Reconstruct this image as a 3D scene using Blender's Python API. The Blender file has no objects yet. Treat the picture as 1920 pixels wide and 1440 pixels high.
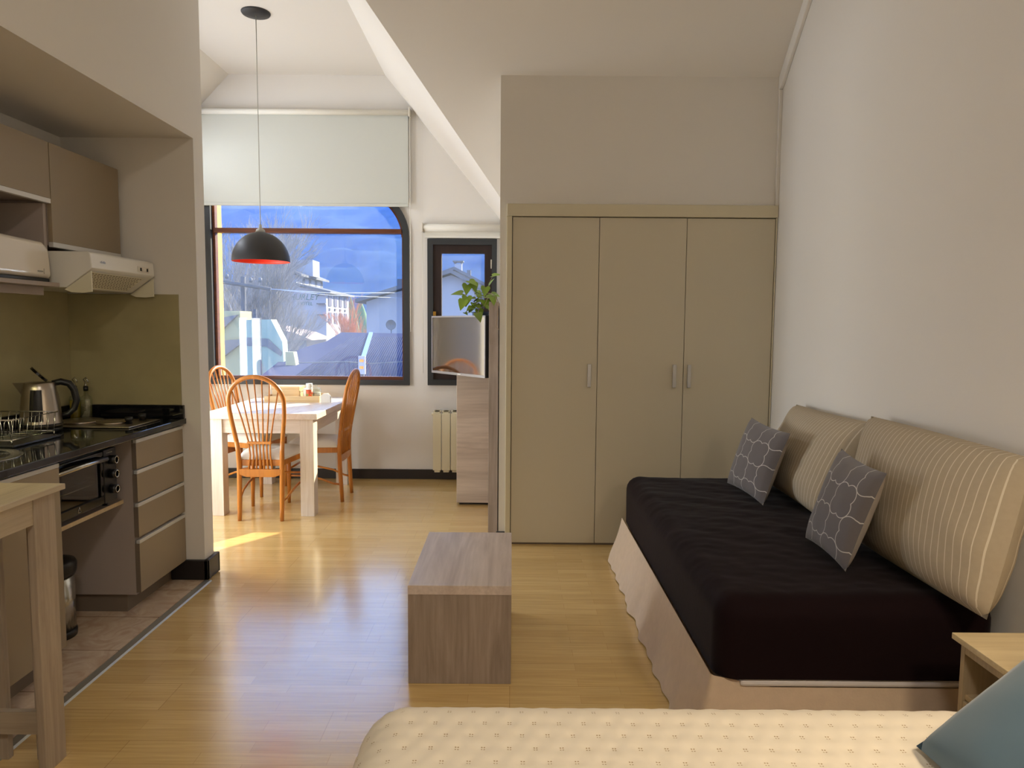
import bpy, bmesh, math, random
from mathutils import Vector, Matrix
from math import sin, cos, pi, sqrt, radians as R

SC = bpy.context.scene
COL = SC.collection
random.seed(7)

# ------------------------------------------------------------------ camera
cam_d = bpy.data.cameras.new('camera')
cam_d.sensor_fit = 'HORIZONTAL'
cam_d.sensor_width = 36.0
cam_d.lens = 1331.0 / 1920.0 * 36.0
cam_d.clip_start = 0.05
cam_d.clip_end = 3000
cam = bpy.data.objects.new('camera', cam_d)
COL.objects.link(cam)
cam.location = (0, 0, 1.416)
_pitch = math.atan(110.0 / 1331.0)
cam.matrix_world = (Matrix.Translation((0, 0, 1.416)) @ Matrix.Rotation(pi / 2 - _pitch, 4, 'X')
                    @ Matrix.Rotation(R(0.43), 4, 'Z'))
SC.camera = cam

# ------------------------------------------------------------------ view + sky + sun + lamps
SC.view_settings.view_transform = 'Standard'
SC.view_settings.look = 'None'
SC.view_settings.gamma = 1.0
SC.view_settings.use_curve_mapping = False
SC.view_settings.exposure = 0.6

world = bpy.data.worlds.new('sky')
SC.world = world
world.use_nodes = True
_bg = world.node_tree.nodes['Background']
_bg.inputs['Color'].default_value = (0.36, 0.55, 1.0, 1)
_bg.inputs['Strength'].default_value = 2.1

sun_d = bpy.data.lights.new('sun', 'SUN')
sun_d.energy = 11.0
sun_d.angle = R(0.6)
sun_d.color = (1.0, 0.90, 0.74)
sun = bpy.data.objects.new('sun', sun_d)
COL.objects.link(sun)
SUN_DIR = Vector((0.588 * cos(R(26.5)), 0.809 * cos(R(26.5)), sin(R(26.5))))
sun.rotation_euler = SUN_DIR.to_track_quat('Z', 'Y').to_euler()


def lamp(name, loc, energy, size, color, rot=(0, 0, 0), shape='DISK', size_y=None):
    d = bpy.data.lights.new(name, 'AREA')
    d.energy = energy
    d.shape = shape
    d.size = size
    if size_y: d.size_y = size_y
    d.color = color
    o = bpy.data.objects.new(name, d)
    COL.objects.link(o)
    o.location = loc
    o.rotation_euler = rot
    return o


WARM = (1.0, 0.84, 0.64)
lamp('ceiling_fill_light', (0.1, -0.55, 3.46), 22, 0.5, (1.0, 0.96, 0.90))  # unseen fill light, added to brighten the room from behind
lamp('bedside_lamp_light', (1.25, 0.75, 1.75), 10, 0.22, (1.0, 0.82, 0.58))
lamp('cabinet_lamp_light', (-2.25, 2.3, 1.52), 3.2, 0.5, (1.0, 0.93, 0.5), shape='RECTANGLE', size_y=0.05)
# fill lights behind the two unseen windows added left of the nook
lamp('nook_high_fill', (-3.24, 5.25, 2.86), 24, 0.3, (0.97, 0.985, 1.0), (0, R(-72), 0), 'RECTANGLE', 1.6)
lamp('nook_low_fill', (-3.17, 4.55, 0.98), 40, 1.1, (0.97, 1.0, 0.97), (0, R(-90), 0), 'RECTANGLE', 1.0)
# daylight portals in the two windows
for _n, _l, _sx, _sy in (('window_portal', (-1.84, 6.75, 1.85), 2.0, 2.1), ('side_window_portal', (-0.45, 6.75, 1.5), 0.6, 1.3)):
    _p = lamp(_n, _l, 1, _sx, (1, 1, 1), (-pi / 2, 0, 0), 'RECTANGLE', _sy)
    _p.data.cycles.is_portal = True


# ------------------------------------------------------------------ helpers
def lin(r, g, b):
    f = lambda c: (c / 255 / 12.92) if c / 255 <= 0.04045 else ((c / 255 + 0.055) / 1.055) ** 2.4
    return (f(r), f(g), f(b), 1)


def mat(name, col, rough=0.6, metal=0.0, spec=0.5, noise=0.0, nscale=8.0, bump=0.0, bscale=200.0, **kw):
    m = bpy.data.materials.new(name)
    m.use_nodes = True
    nt = m.node_tree
    p = nt.nodes['Principled BSDF']
    p.inputs['Base Color'].default_value = col
    p.inputs['Roughness'].default_value = rough
    p.inputs['Metallic'].default_value = metal
    p.inputs['Specular IOR Level'].default_value = spec
    for k, v in kw.items():
        p.inputs[k.replace('_', ' ')].default_value = v
    tc = nt.nodes.new('ShaderNodeTexCoord')
    if noise > 0:
        n = nt.nodes.new('ShaderNodeTexNoise')
        n.inputs['Scale'].default_value = nscale
        n.inputs['Detail'].default_value = 4
        nt.links.new(tc.outputs['Object'], n.inputs['Vector'])
        mx = nt.nodes.new('ShaderNodeMix'); mx.data_type = 'RGBA'
        mx.inputs[6].default_value = tuple(c * (1 - noise) for c in col[:3]) + (1,)
        mx.inputs[7].default_value = tuple(min(1, c * (1 + noise)) for c in col[:3]) + (1,)
        nt.links.new(n.outputs['Fac'], mx.inputs[0])
        nt.links.new(mx.outputs[2], p.inputs['Base Color'])
    if bump > 0:
        n2 = nt.nodes.new('ShaderNodeTexNoise')
        n2.inputs['Scale'].default_value = bscale
        nt.links.new(tc.outputs['Object'], n2.inputs['Vector'])
        b = nt.nodes.new('ShaderNodeBump')
        b.inputs['Strength'].default_value = bump
        b.inputs['Distance'].default_value = 0.01
        nt.links.new(n2.outputs['Fac'], b.inputs['Height'])
        nt.links.new(b.outputs['Normal'], p.inputs['Normal'])
    return m


def wood(name, light, dark, axis='z', rough=0.45, stretch=14.0, scale=5.0, spec=0.4, knots=True, planks=None):
    """long grain along one axis, a little figure, optional glued-up plank bands"""
    m = bpy.data.materials.new(name)
    m.use_nodes = True
    nt = m.node_tree
    N, L = nt.nodes, nt.links
    p = N['Principled BSDF']
    p.inputs['Roughness'].default_value = rough
    p.inputs['Specular IOR Level'].default_value = spec
    tc = N.new('ShaderNodeTexCoord')
    mp = N.new('ShaderNodeMapping')
    s = [scale * stretch / 4] * 3
    s['xyz'.index(axis)] = scale / 4
    mp.inputs['Scale'].default_value = s
    L.new(tc.outputs['Object'], mp.inputs['Vector'])
    n1 = N.new('ShaderNodeTexNoise')
    n1.inputs['Scale'].default_value = 1.0
    n1.inputs['Detail'].default_value = 6
    n1.inputs['Roughness'].default_value = 0.65
    n1.inputs['Distortion'].default_value = 1.2 if knots else 0.3
    L.new(mp.outputs['Vector'], n1.inputs['Vector'])
    mp2 = N.new('ShaderNodeMapping')
    s2 = [scale * stretch * 1.8] * 3
    s2['xyz'.index(axis)] = scale * 0.7
    mp2.inputs['Scale'].default_value = s2
    L.new(tc.outputs['Object'], mp2.inputs['Vector'])
    n2 = N.new('ShaderNodeTexNoise')
    n2.inputs['Scale'].default_value = 1.0
    n2.inputs['Detail'].default_value = 3
    L.new(mp2.outputs['Vector'], n2.inputs['Vector'])
    ad = N.new('ShaderNodeMath'); ad.operation = 'MULTIPLY_ADD'
    L.new(n2.outputs['Fac'], ad.inputs[0]); ad.inputs[1].default_value = 0.45
    L.new(n1.outputs['Fac'], ad.inputs[2])
    rp = N.new('ShaderNodeValToRGB')
    rp.color_ramp.elements[0].position = 0.42
    rp.color_ramp.elements[0].color = dark
    rp.color_ramp.elements[1].position = 0.92
    rp.color_ramp.elements[1].color = light
    L.new(ad.outputs[0], rp.inputs['Fac'])
    L.new(rp.outputs['Color'], p.inputs['Base Color'])
    return m


class MB:
    """collects shapes and links them as one mesh object"""
    def __init__(self):
        self.v = []; self.f = []; self.uv = {}; self.smooth = []

    def add(self, vs, fs, smooth=False, uvs=None):
        o = len(self.v)
        self.v += [tuple(p) for p in vs]
        for f in fs:
            self.f.append(tuple(i + o for i in f)); self.smooth.append(smooth)
        if uvs:
            for i, u in enumerate(uvs): self.uv[o + i] = u
        return self

    def box(self, x0, x1, y0, y1, z0, z1):
        v = [(x, y, z) for x in (x0, x1) for y in (y0, y1) for z in (z0, z1)]
        f = [(0, 1, 3, 2), (4, 6, 7, 5), (0, 4, 5, 1), (2, 3, 7, 6), (0, 2, 6, 4), (1, 5, 7, 3)]
        return self.add(v, f)

    def prism(self, poly, axis, a, b):
        """polygon in the two other axes (in xyz order), pushed along axis from a to b"""
        n = len(poly)
        def mk(p, t):
            if axis == 'x': return (t, p[0], p[1])
            if axis == 'y': return (p[0], t, p[1])
            return (p[0], p[1], t)
        v = [mk(p, a) for p in poly] + [mk(p, b) for p in poly]
        f = [tuple(range(n))[::-1], tuple(range(n, 2 * n))]
        f += [(i, (i + 1) % n, (i + 1) % n + n, i + n) for i in range(n)]
        return self.add(v, f)

    def tube(self, pts, r, seg=8, caps=True, closed=False):
        pts = [Vector(p) for p in pts]
        n = len(pts)
        rs = r if isinstance(r, (list, tuple)) else [r] * n
        rings = []
        prev = None
        for i in range(n):
            if closed:
                t = pts[(i + 1) % n] - pts[i - 1]
            else:
                t = pts[min(i + 1, n - 1)] - pts[max(i - 1, 0)]
            t.normalize()
            if prev is None:
                a = Vector((0, 0, 1)) if abs(t.z) < 0.9 else Vector((1, 0, 0))
                u = t.cross(a).normalized()
            else:
                u = (prev - t * prev.dot(t)).normalized()
            prev = u
            w = t.cross(u)
            rings.append([pts[i] + (u * cos(2 * pi * k / seg) + w * sin(2 * pi * k / seg)) * rs[i] for k in range(seg)])
        v = [p for ring in rings for p in ring]
        f = []
        m = n if closed else n - 1
        for i in range(m):
            j = (i + 1) % n
            for k in range(seg):
                k2 = (k + 1) % seg
                f.append((i * seg + k, i * seg + k2, j * seg + k2, j * seg + k))
        self.add(v, f, True)
        if caps and not closed:
            o = len(self.v) - len(v)
            self.f.append(tuple(o + k for k in range(seg))[::-1]); self.smooth.append(False)
            self.f.append(tuple(o + (n - 1) * seg + k for k in range(seg))); self.smooth.append(False)
        return self

    def lathe(self, prof, c=(0, 0, 0), seg=32, axis='z', smooth=True):
        """prof: list of (radius, height)"""
        v = []
        for r, h in prof:
            for k in range(seg):
                a = 2 * pi * k / seg
                if axis == 'z': p = (c[0] + r * cos(a), c[1] + r * sin(a), c[2] + h)
                elif axis == 'x': p = (c[0] + h, c[1] + r * cos(a), c[2] + r * sin(a))
                else: p = (c[0] + r * sin(a), c[1] + h, c[2] + r * cos(a))
                v.append(p)
        f = []
        for i in range(len(prof) - 1):
            for k in range(seg):
                k2 = (k + 1) % seg
                f.append((i * seg + k, i * seg + k2, (i + 1) * seg + k2, (i + 1) * seg + k))
        self.add(v, f, smooth)
        o = len(self.v) - len(v)
        if prof[0][0] > 1e-4: self.f.append(tuple(o + k for k in range(seg))[::-1]); self.smooth.append(False)
        if prof[-1][0] > 1e-4: self.f.append(tuple(o + (len(prof) - 1) * seg + k for k in range(seg))); self.smooth.append(False)
        return self

    def grid(self, fn, nu, nv, smooth=True, uv=True):
        v = []; us = []
        for j in range(nv + 1):
            for i in range(nu + 1):
                v.append(fn(i / nu, j / nv)); us.append((i / nu, j / nv))
        f = [(j * (nu + 1) + i, j * (nu + 1) + i + 1, (j + 1) * (nu + 1) + i + 1, (j + 1) * (nu + 1) + i)
             for j in range(nv) for i in range(nu)]
        return self.add(v, f, smooth, us if uv else None)

    def build(self, name, material, parent=None, bevel=0.0, world=True, merge=False, segs=2):
        me = bpy.data.meshes.new(name)
        off = Vector((0, 0, 0))
        if parent is not None and world:
            off = BASE[parent.name]
        me.from_pydata([(p[0] - off[0], p[1] - off[1], p[2] - off[2]) for p in self.v], [], self.f)
        me.polygons.foreach_set('use_smooth', self.smooth)
        if self.uv:
            l = me.uv_layers.new(name='UVMap')
            for lp in me.loops:
                l.data[lp.index].uv = self.uv.get(lp.vertex_index, (0, 0))
        bm = bmesh.new(); bm.from_mesh(me)
        if merge: bmesh.ops.remove_doubles(bm, verts=bm.verts, dist=1e-5)
        bmesh.ops.recalc_face_normals(bm, faces=bm.faces)
        bm.to_mesh(me); bm.free()
        me.materials.append(material)
        o = bpy.data.objects.new(name, me)
        COL.objects.link(o)
        if parent is not None:
            o.parent = parent
            BASE[o.name] = off.copy() if world else Vector((0, 0, 0))
        else:
            BASE[o.name] = Vector((0, 0, 0))
        if bevel > 0:
            b = o.modifiers.new('bevel', 'BEVEL')
            b.width = bevel; b.segments = segs; b.limit_method = 'ANGLE'; b.angle_limit = R(40)
        return o


BASE = {}


def tag(o, label, cat, group=None, kind=None):
    o['label'] = label; o['category'] = cat
    if group: o['group'] = group
    if kind: o['kind'] = kind
    return o


def thing(name, label, cat, loc=(0, 0, 0), rotz=0.0, group=None):
    o = bpy.data.objects.new(name, None)
    COL.objects.link(o)
    o.empty_display_size = 0.1
    o.location = loc
    o.rotation_euler = (0, 0, rotz)
    BASE[o.name] = Vector(loc)
    return tag(o, label, cat, group)


def struct(name, mb, m, label=None, cat=None, bevel=0.0):
    o = mb.build(name, m, None, bevel)
    o['kind'] = 'structure'
    if label: o['label'] = label
    if cat: o['category'] = cat
    return o


def copy_thing(t, loc, rotz, label):
    r = t.copy(); COL.objects.link(r)
    r.location = loc; r.rotation_euler = (0, 0, rotz); r['label'] = label
    BASE[r.name] = Vector(loc)
    for ch in t.children:
        c = ch.copy(); COL.objects.link(c); c.parent = r
        for g in ch.children:
            d = g.copy(); COL.objects.link(d); d.parent = c
    return r


# ------------------------------------------------------------------ materials
M = {}
M['wall'] = mat('warm_white_paint', lin(230, 225, 217), 0.75, spec=0.25, bump=0.03, bscale=90)
M['ceiling'] = mat('ceiling_paint', lin(230, 224, 214), 0.8, spec=0.2)
M['black_paint'] = mat('black_skirting', lin(34, 30, 31), 0.35)
M['casing'] = mat('anthracite_casing', lin(45, 48, 50), 0.45)
M['brown_wood'] = wood('brown_window_wood', lin(112, 62, 34), lin(58, 30, 20), 'x', 0.4)
M['dark_wood'] = wood('dark_sash_wood', lin(46, 28, 23), lin(30, 18, 15), 'z', 0.5)
M['tan_door'] = mat('tan_lacquer', lin(206, 196, 172), 0.5, spec=0.4)
M['tan_trim'] = mat('tan_trim_lacquer', lin(213, 203, 174), 0.5, spec=0.4)
M['aluminium'] = mat('brushed_aluminium', lin(186, 186, 186), 0.35, 0.85)
M['grey_alu'] = mat('satin_aluminium_lip', lin(214, 212, 208), 0.45, 0.25)
M['grey_panel'] = mat('grey_laminate', lin(168, 155, 146), 0.5)
M['taupe'] = mat('taupe_laminate', lin(152, 136, 112), 0.45)
M['taupe_dark'] = mat('dark_taupe_edge', lin(116, 102, 88), 0.5)
M['plinth'] = mat('plinth_grey_brown', lin(120, 106, 92), 0.55)
M['granite'] = mat('black_granite', lin(20, 20, 23), 0.06, spec=0.6, noise=0.5, nscale=300)
M['splash'] = mat('olive_stone_panel', lin(166, 156, 118), 0.35, noise=0.16, nscale=6)
M['steel'] = mat('stainless_steel', lin(190, 188, 180), 0.22, 1.0)
M['steel_dull'] = mat('brushed_steel', lin(170, 160, 148), 0.3, 1.0)
M['black_plastic'] = mat('black_plastic', lin(20, 20, 22), 0.35)
M['black_gloss'] = mat('black_gloss', lin(10, 10, 11), 0.08)
M['white_plastic'] = mat('white_gloss_plastic', lin(224, 216, 202), 0.12)
M['white_enamel'] = mat('white_enamel', lin(232, 229, 220), 0.2)
M['cream_plastic'] = mat('cream_plastic', lin(222, 216, 192), 0.4)
M['white_fabric'] = mat('white_sheet_fabric', lin(214, 208, 206), 0.9, spec=0.1)
M['blind'] = mat('blind_fabric', lin(202, 203, 194), 0.85, spec=0.1)
M['blind_white'] = mat('blind_tube_white', lin(232, 228, 216), 0.6)
M['cream_metal'] = mat('radiator_cream', lin(232, 222, 190), 0.35)
M['chair_wood'] = wood('honey_beech', lin(200, 128, 48), lin(154, 86, 26), 'z', 0.28, 8, 6, 0.5, False)
M['seat_fabric'] = mat('cream_seat_fabric', lin(222, 214, 202), 0.85, spec=0.15, bump=0.06, bscale=60)
M['white_wood_x'] = wood('whitewashed_wood_x', lin(232, 220, 206), lin(206, 188, 168), 'x', 0.35, 14, 5)
M['white_wood_y'] = wood('whitewashed_wood_y', lin(232, 220, 206), lin(206, 188, 168), 'y', 0.35, 14, 5)
M['white_wood_z'] = wood('whitewashed_wood_z', lin(232, 220, 206), lin(206, 188, 168), 'z', 0.35, 14, 5)
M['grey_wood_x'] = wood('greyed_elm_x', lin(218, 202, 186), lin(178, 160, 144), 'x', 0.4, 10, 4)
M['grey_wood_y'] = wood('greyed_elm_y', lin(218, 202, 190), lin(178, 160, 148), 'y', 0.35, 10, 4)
M['grey_wood_z_shaded'] = wood('greyed_elm_z_shaded', lin(170, 153, 139), lin(120, 105, 93), 'z', 0.4, 10, 4)  # darker copy of the elm, shade of upright faces put into its colour
M['ash_x'] = wood('pale_ash_x', lin(190, 174, 150), lin(158, 141, 118), 'x', 0.4, 14, 5, 0.4, False)
M['ash_y'] = wood('pale_ash_y', lin(198, 182, 156), lin(166, 149, 124), 'y', 0.4, 14, 5, 0.4, False)
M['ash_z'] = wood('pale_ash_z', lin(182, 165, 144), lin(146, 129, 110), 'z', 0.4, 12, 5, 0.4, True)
M['light_oak_x'] = wood('light_oak_x', lin(226, 204, 160), lin(204, 178, 132), 'x', 0.4, 14, 5, 0.4, False)
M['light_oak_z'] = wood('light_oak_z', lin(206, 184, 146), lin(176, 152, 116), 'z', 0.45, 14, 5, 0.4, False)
M['tray_wood'] = wood('bamboo_tray', lin(220, 192, 146), lin(196, 164, 116), 'x', 0.4, 14, 5, 0.4, False)
M['shade_black'] = mat('lamp_shade_black', lin(38, 36, 36), 0.5)
M['shade_red'] = mat('lamp_shade_red_inside', lin(236, 60, 24), 0.5)
M['cord'] = mat('pale_cord', lin(176, 172, 160), 0.6)
M['grey_velvet'] = None
M['dark_sheet'] = mat('dark_brown_velvet', lin(25, 13, 15), 0.85, spec=0.08, Sheen_Weight=0.06, Sheen_Roughness=0.4, bump=0.05, bscale=40)
M['skirt'] = mat('beige_linen', lin(206, 184, 160), 0.9, spec=0.1, noise=0.08, nscale=30, bump=0.06, bscale=120)
M['beige_pillow'] = mat('beige_pillowcase', lin(206, 190, 168), 0.9, spec=0.1)
M['blue_fabric'] = mat('slate_blue_fabric', lin(80, 104, 118), 0.75, spec=0.2, Sheen_Weight=0.3, noise=0.08, nscale=6)
M['tv_screen'] = mat('tv_screen', lin(12, 13, 15), 0.07, spec=1.0, IOR=2.4)
M['tv_bezel'] = mat('tv_bezel_silver', lin(150, 150, 152), 0.35, 0.6)
M['leaf'] = mat('ivy_leaf', lin(116, 140, 34), 0.45, noise=0.3, nscale=14)
M['stem'] = mat('ivy_stem', lin(136, 112, 84), 0.6)
M['pot'] = mat('navy_pot', lin(34, 46, 74), 0.3)
M['soil'] = mat('soil', lin(50, 38, 30), 0.9)
M['brass'] = mat('brass', lin(190, 150, 70), 0.3, 1.0)
M['metal_strip'] = mat('threshold_strip_metal', lin(170, 166, 150), 0.4, 0.6)
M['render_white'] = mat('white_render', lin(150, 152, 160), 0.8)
M['roof_grey'] = mat('grey_barge_board', lin(84, 88, 96), 0.7)
M['slate'] = mat('slate_blue_roof', lin(40, 50, 84), 0.95, spec=0.05)
M['ext_dark'] = mat('window_dark_glass', lin(120, 116, 120), 0.2)
M['ext_green'] = mat('dark_green_letters', lin(60, 100, 96), 0.7)
M['ext_pole'] = mat('weathered_pole', lin(66, 70, 80), 0.9)
M['twig'] = mat('pale_twigs', lin(140, 136, 134), 0.85, noise=0.35, nscale=1.5)
M['autumn'] = mat('autumn_twigs', lin(196, 122, 82), 0.85, noise=0.35, nscale=1)
M['conifer'] = mat('conifer_green', lin(84, 118, 82), 0.9, noise=0.3, nscale=1)
M['mint'] = mat('pale_mint_reflection', lin(126, 146, 132), 0.6)
M['ochre'] = mat('sunlit_yellow_reveal', lin(226, 170, 66), 0.8)
M['sand'] = mat('cream_render', lin(150, 146, 110), 0.8)
M['mountain'] = mat('forested_slope', lin(60, 76, 84), 0.95, spec=0.0, noise=0.35, nscale=0.02)
M['ground_out'] = mat('street_ground', lin(66, 68, 74), 0.9)


def glass_pane(name, tint=(1, 1, 1, 1), refl=0.06, haze=0.0):
    m = bpy.data.materials.new(name); m.use_nodes = True
    nt = m.node_tree; N, L = nt.nodes, nt.links
    N.remove(N['Principled BSDF'])
    tr = N.new('ShaderNodeBsdfTransparent'); tr.inputs['Color'].default_value = tint
    gl = N.new('ShaderNodeBsdfGlossy'); gl.inputs['Roughness'].default_value = 0.01
    mx = N.new('ShaderNodeMixShader'); mx.inputs[0].default_value = refl
    L.new(tr.outputs[0], mx.inputs[1]); L.new(gl.outputs[0], mx.inputs[2])
    out = N['Material Output']
    if haze > 0:
        tl = N.new('ShaderNodeBsdfTranslucent'); tl.inputs['Color'].default_value = (0.62, 0.76, 1.0, 1)
        tc = N.new('ShaderNodeTexCoord')
        n = N.new('ShaderNodeTexNoise'); n.inputs['Scale'].default_value = 5.0; n.inputs['Detail'].default_value = 8
        n.inputs['Roughness'].default_value = 0.75
        L.new(tc.outputs['Object'], n.inputs['Vector'])
        ml = N.new('ShaderNodeMath'); ml.operation = 'MULTIPLY'; ml.inputs[1].default_value = haze * 2
        L.new(n.outputs['Fac'], ml.inputs[0])
        m2 = N.new('ShaderNodeMixShader')
        L.new(ml.outputs[0], m2.inputs[0]); L.new(mx.outputs[0], m2.inputs[1]); L.new(tl.outputs[0], m2.inputs[2])
        L.new(m2.outputs[0], out.inputs['Surface'])
    else:
        L.new(mx.outputs[0], out.inputs['Surface'])
    return m


M['pane'] = glass_pane('dusty_window_glass', (0.97, 0.98, 1, 1), 0.034, 0.022)
M['pane2'] = glass_pane('window_glass', (0.97, 0.98, 1, 1), 0.05, 0.02)
M['clear_glass'] = glass_pane('clear_glass', (0.9, 0.93, 0.9, 1), 0.12)
M['oven_glass'] = glass_pane('oven_door_glass', (0.7, 0.7, 0.68, 1), 0.10)
M['oil'] = mat('olive_oil', lin(168, 144, 24), 0.15, Alpha=0.75)
M['vinegar'] = mat('pale_vinegar', lin(170, 160, 110), 0.15, Alpha=0.35)


def floor_material():
    m = bpy.data.materials.new('oak_strip_laminate'); m.use_nodes = True
    nt = m.node_tree; N, L = nt.nodes, nt.links
    p = N['Principled BSDF']
    p.inputs['Roughness'].default_value = 0.2
    p.inputs['Specular IOR Level'].default_value = 1.0
    p.inputs['Coat Weight'].default_value = 0.6
    p.inputs['Coat Roughness'].default_value = 0.16
    tc = N.new('ShaderNodeTexCoord')
    br = N.new('ShaderNodeTexBrick')
    br.inputs['Scale'].default_value = 1.0
    br.inputs['Brick Width'].default_value = 0.43
    br.inputs['Row Height'].default_value = 0.064
    br.inputs['Mortar Size'].default_value = 0.0007
    br.inputs['Color1'].default_value = lin(234, 198, 132)
    br.inputs['Color2'].default_value = lin(222, 184, 116)
    br.inputs['Mortar'].default_value = lin(204, 164, 100)
    br.offset = 0.37; br.offset_frequency = 2
    L.new(tc.outputs['Object'], br.inputs['Vector'])
    b2 = N.new('ShaderNodeTexBrick')
    b2.inputs['Scale'].default_value = 1.0
    b2.inputs['Brick Width'].default_value = 1.29
    b2.inputs['Row Height'].default_value = 0.192
    b2.inputs['Mortar Size'].default_value = 0.0012
    b2.inputs['Color1'].default_value = (1, 1, 1, 1)
    b2.inputs['Color2'].default_value = (0.93, 0.93, 0.93, 1)
    b2.inputs['Mortar'].default_value = (0.74, 0.70, 0.64, 1)
    L.new(tc.outputs['Object'], b2.inputs['Vector'])
    mp = N.new('ShaderNodeMapping'); mp.inputs['Scale'].default_value = (4, 90, 1)
    L.new(tc.outputs['Object'], mp.inputs['Vector'])
    n = N.new('ShaderNodeTexNoise'); n.inputs['Scale'].default_value = 1; n.inputs['Detail'].default_value = 5
    L.new(mp.outputs['Vector'], n.inputs['Vector'])
    rp = N.new('ShaderNodeValToRGB')
    rp.color_ramp.elements[0].position = 0.3; rp.color_ramp.elements[0].color = (0.82, 0.80, 0.76, 1)
    rp.color_ramp.elements[1].position = 0.7; rp.color_ramp.elements[1].color = (1, 1, 1, 1)
    L.new(n.outputs['Fac'], rp.inputs['Fac'])
    m1 = N.new('ShaderNodeMix'); m1.data_type = 'RGBA'; m1.blend_type = 'MULTIPLY'; m1.inputs[0].default_value = 1
    L.new(br.outputs['Color'], m1.inputs[6]); L.new(b2.outputs['Color'], m1.inputs[7])
    m2 = N.new('ShaderNodeMix'); m2.data_type = 'RGBA'; m2.blend_type = 'MULTIPLY'; m2.inputs[0].default_value = 1
    L.new(m1.outputs[2], m2.inputs[6]); L.new(rp.outputs['Color'], m2.inputs[7])
    L.new(m2.outputs[2], p.inputs['Base Color'])
    # faint waviness of the lacquer
    n3 = N.new('ShaderNodeTexNoise'); n3.inputs['Scale'].default_value = 14
    L.new(tc.outputs['Object'], n3.inputs['Vector'])
    bp = N.new('ShaderNodeBump'); bp.inputs['Strength'].default_value = 0.06; bp.inputs['Distance'].default_value = 0.01
    L.new(n3.outputs['Fac'], bp.inputs['Height'])
    L.new(bp.outputs['Normal'], p.inputs['Normal'])
    return m


def tile_material():
    m = bpy.data.materials.new('beige_marbled_tile'); m.use_nodes = True
    nt = m.node_tree; N, L = nt.nodes, nt.links
    p = N['Principled BSDF']; p.inputs['Roughness'].default_value = 0.18
    tc = N.new('ShaderNodeTexCoord')
    br = N.new('ShaderNodeTexBrick'); br.offset = 0
    br.inputs['Scale'].default_value = 1.0
    br.inputs['Brick Width'].default_value = 1.4; br.inputs['Row Height'].default_value = 0.35
    br.inputs['Mortar Size'].default_value = 0.003
    br.inputs['Color1'].default_value = (1, 1, 1, 1); br.inputs['Color2'].default_value = (0.94, 0.94, 0.94, 1)
    br.inputs['Mortar'].default_value = (0.45, 0.40, 0.36, 1)
    mp0 = N.new('ShaderNodeMapping'); mp0.inputs['Location'].default_value = (0.0, 0.19, 0)
    L.new(tc.outputs['Object'], mp0.inputs['Vector']); L.new(mp0.outputs['Vector'], br.inputs['Vector'])
    n = N.new('ShaderNodeTexNoise'); n.inputs['Scale'].default_value = 9; n.inputs['Detail'].default_value = 6
    n.inputs['Distortion'].default_value = 2
    L.new(tc.outputs['Object'], n.inputs['Vector'])
    rp = N.new('ShaderNodeValToRGB')
    rp.color_ramp.elements[0].position = 0.35; rp.color_ramp.elements[0].color = lin(198, 170, 144)
    rp.color_ramp.elements[1].position = 0.7; rp.color_ramp.elements[1].color = lin(222, 200, 174)
    L.new(n.outputs['Fac'], rp.inputs['Fac'])
    mx = N.new('ShaderNodeMix'); mx.data_type = 'RGBA'; mx.blend_type = 'MULTIPLY'; mx.inputs[0].default_value = 1
    L.new(rp.outputs['Color'], mx.inputs[6]); L.new(br.outputs['Color'], mx.inputs[7])
    L.new(mx.outputs[2], p.inputs['Base Color'])
    return m


def stripe_material(name, base, line, n):
    """thin lines running along v, spaced in u"""
    m = bpy.data.materials.new(name); m.use_nodes = True
    nt = m.node_tree; N, L = nt.nodes, nt.links
    p = N['Principled BSDF']; p.inputs['Roughness'].default_value = 0.9; p.inputs['Specular IOR Level'].default_value = 0.1
    uv = N.new('ShaderNodeUVMap')
    sp = N.new('ShaderNodeSeparateXYZ'); L.new(uv.outputs[0], sp.inputs[0])
    a = N.new('ShaderNodeMath'); a.operation = 'MULTIPLY'; a.inputs[1].default_value = n; L.new(sp.outputs[0], a.inputs[0])
    b = N.new('ShaderNodeMath'); b.operation = 'FRACT'; L.new(a.outputs[0], b.inputs[0])
    c = N.new('ShaderNodeMath'); c.operation = 'LESS_THAN'; c.inputs[1].default_value = 0.11; L.new(b.outputs[0], c.inputs[0])
    no = N.new('ShaderNodeTexNoise'); no.inputs['Scale'].default_value = 60
    tc = N.new('ShaderNodeTexCoord'); L.new(tc.outputs['Object'], no.inputs['Vector'])
    mx0 = N.new('ShaderNodeMix'); mx0.data_type = 'RGBA'
    mx0.inputs[6].default_value = tuple(x * 0.9 for x in base[:3]) + (1,); mx0.inputs[7].default_value = base
    L.new(no.outputs['Fac'], mx0.inputs[0])
    mx = N.new('ShaderNodeMix'); mx.data_type = 'RGBA'
    L.new(mx0.outputs[2], mx.inputs[6]); mx.inputs[7].default_value = line
    L.new(c.outputs[0], mx.inputs[0]); L.new(mx.outputs[2], p.inputs['Base Color'])
    return m


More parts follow.
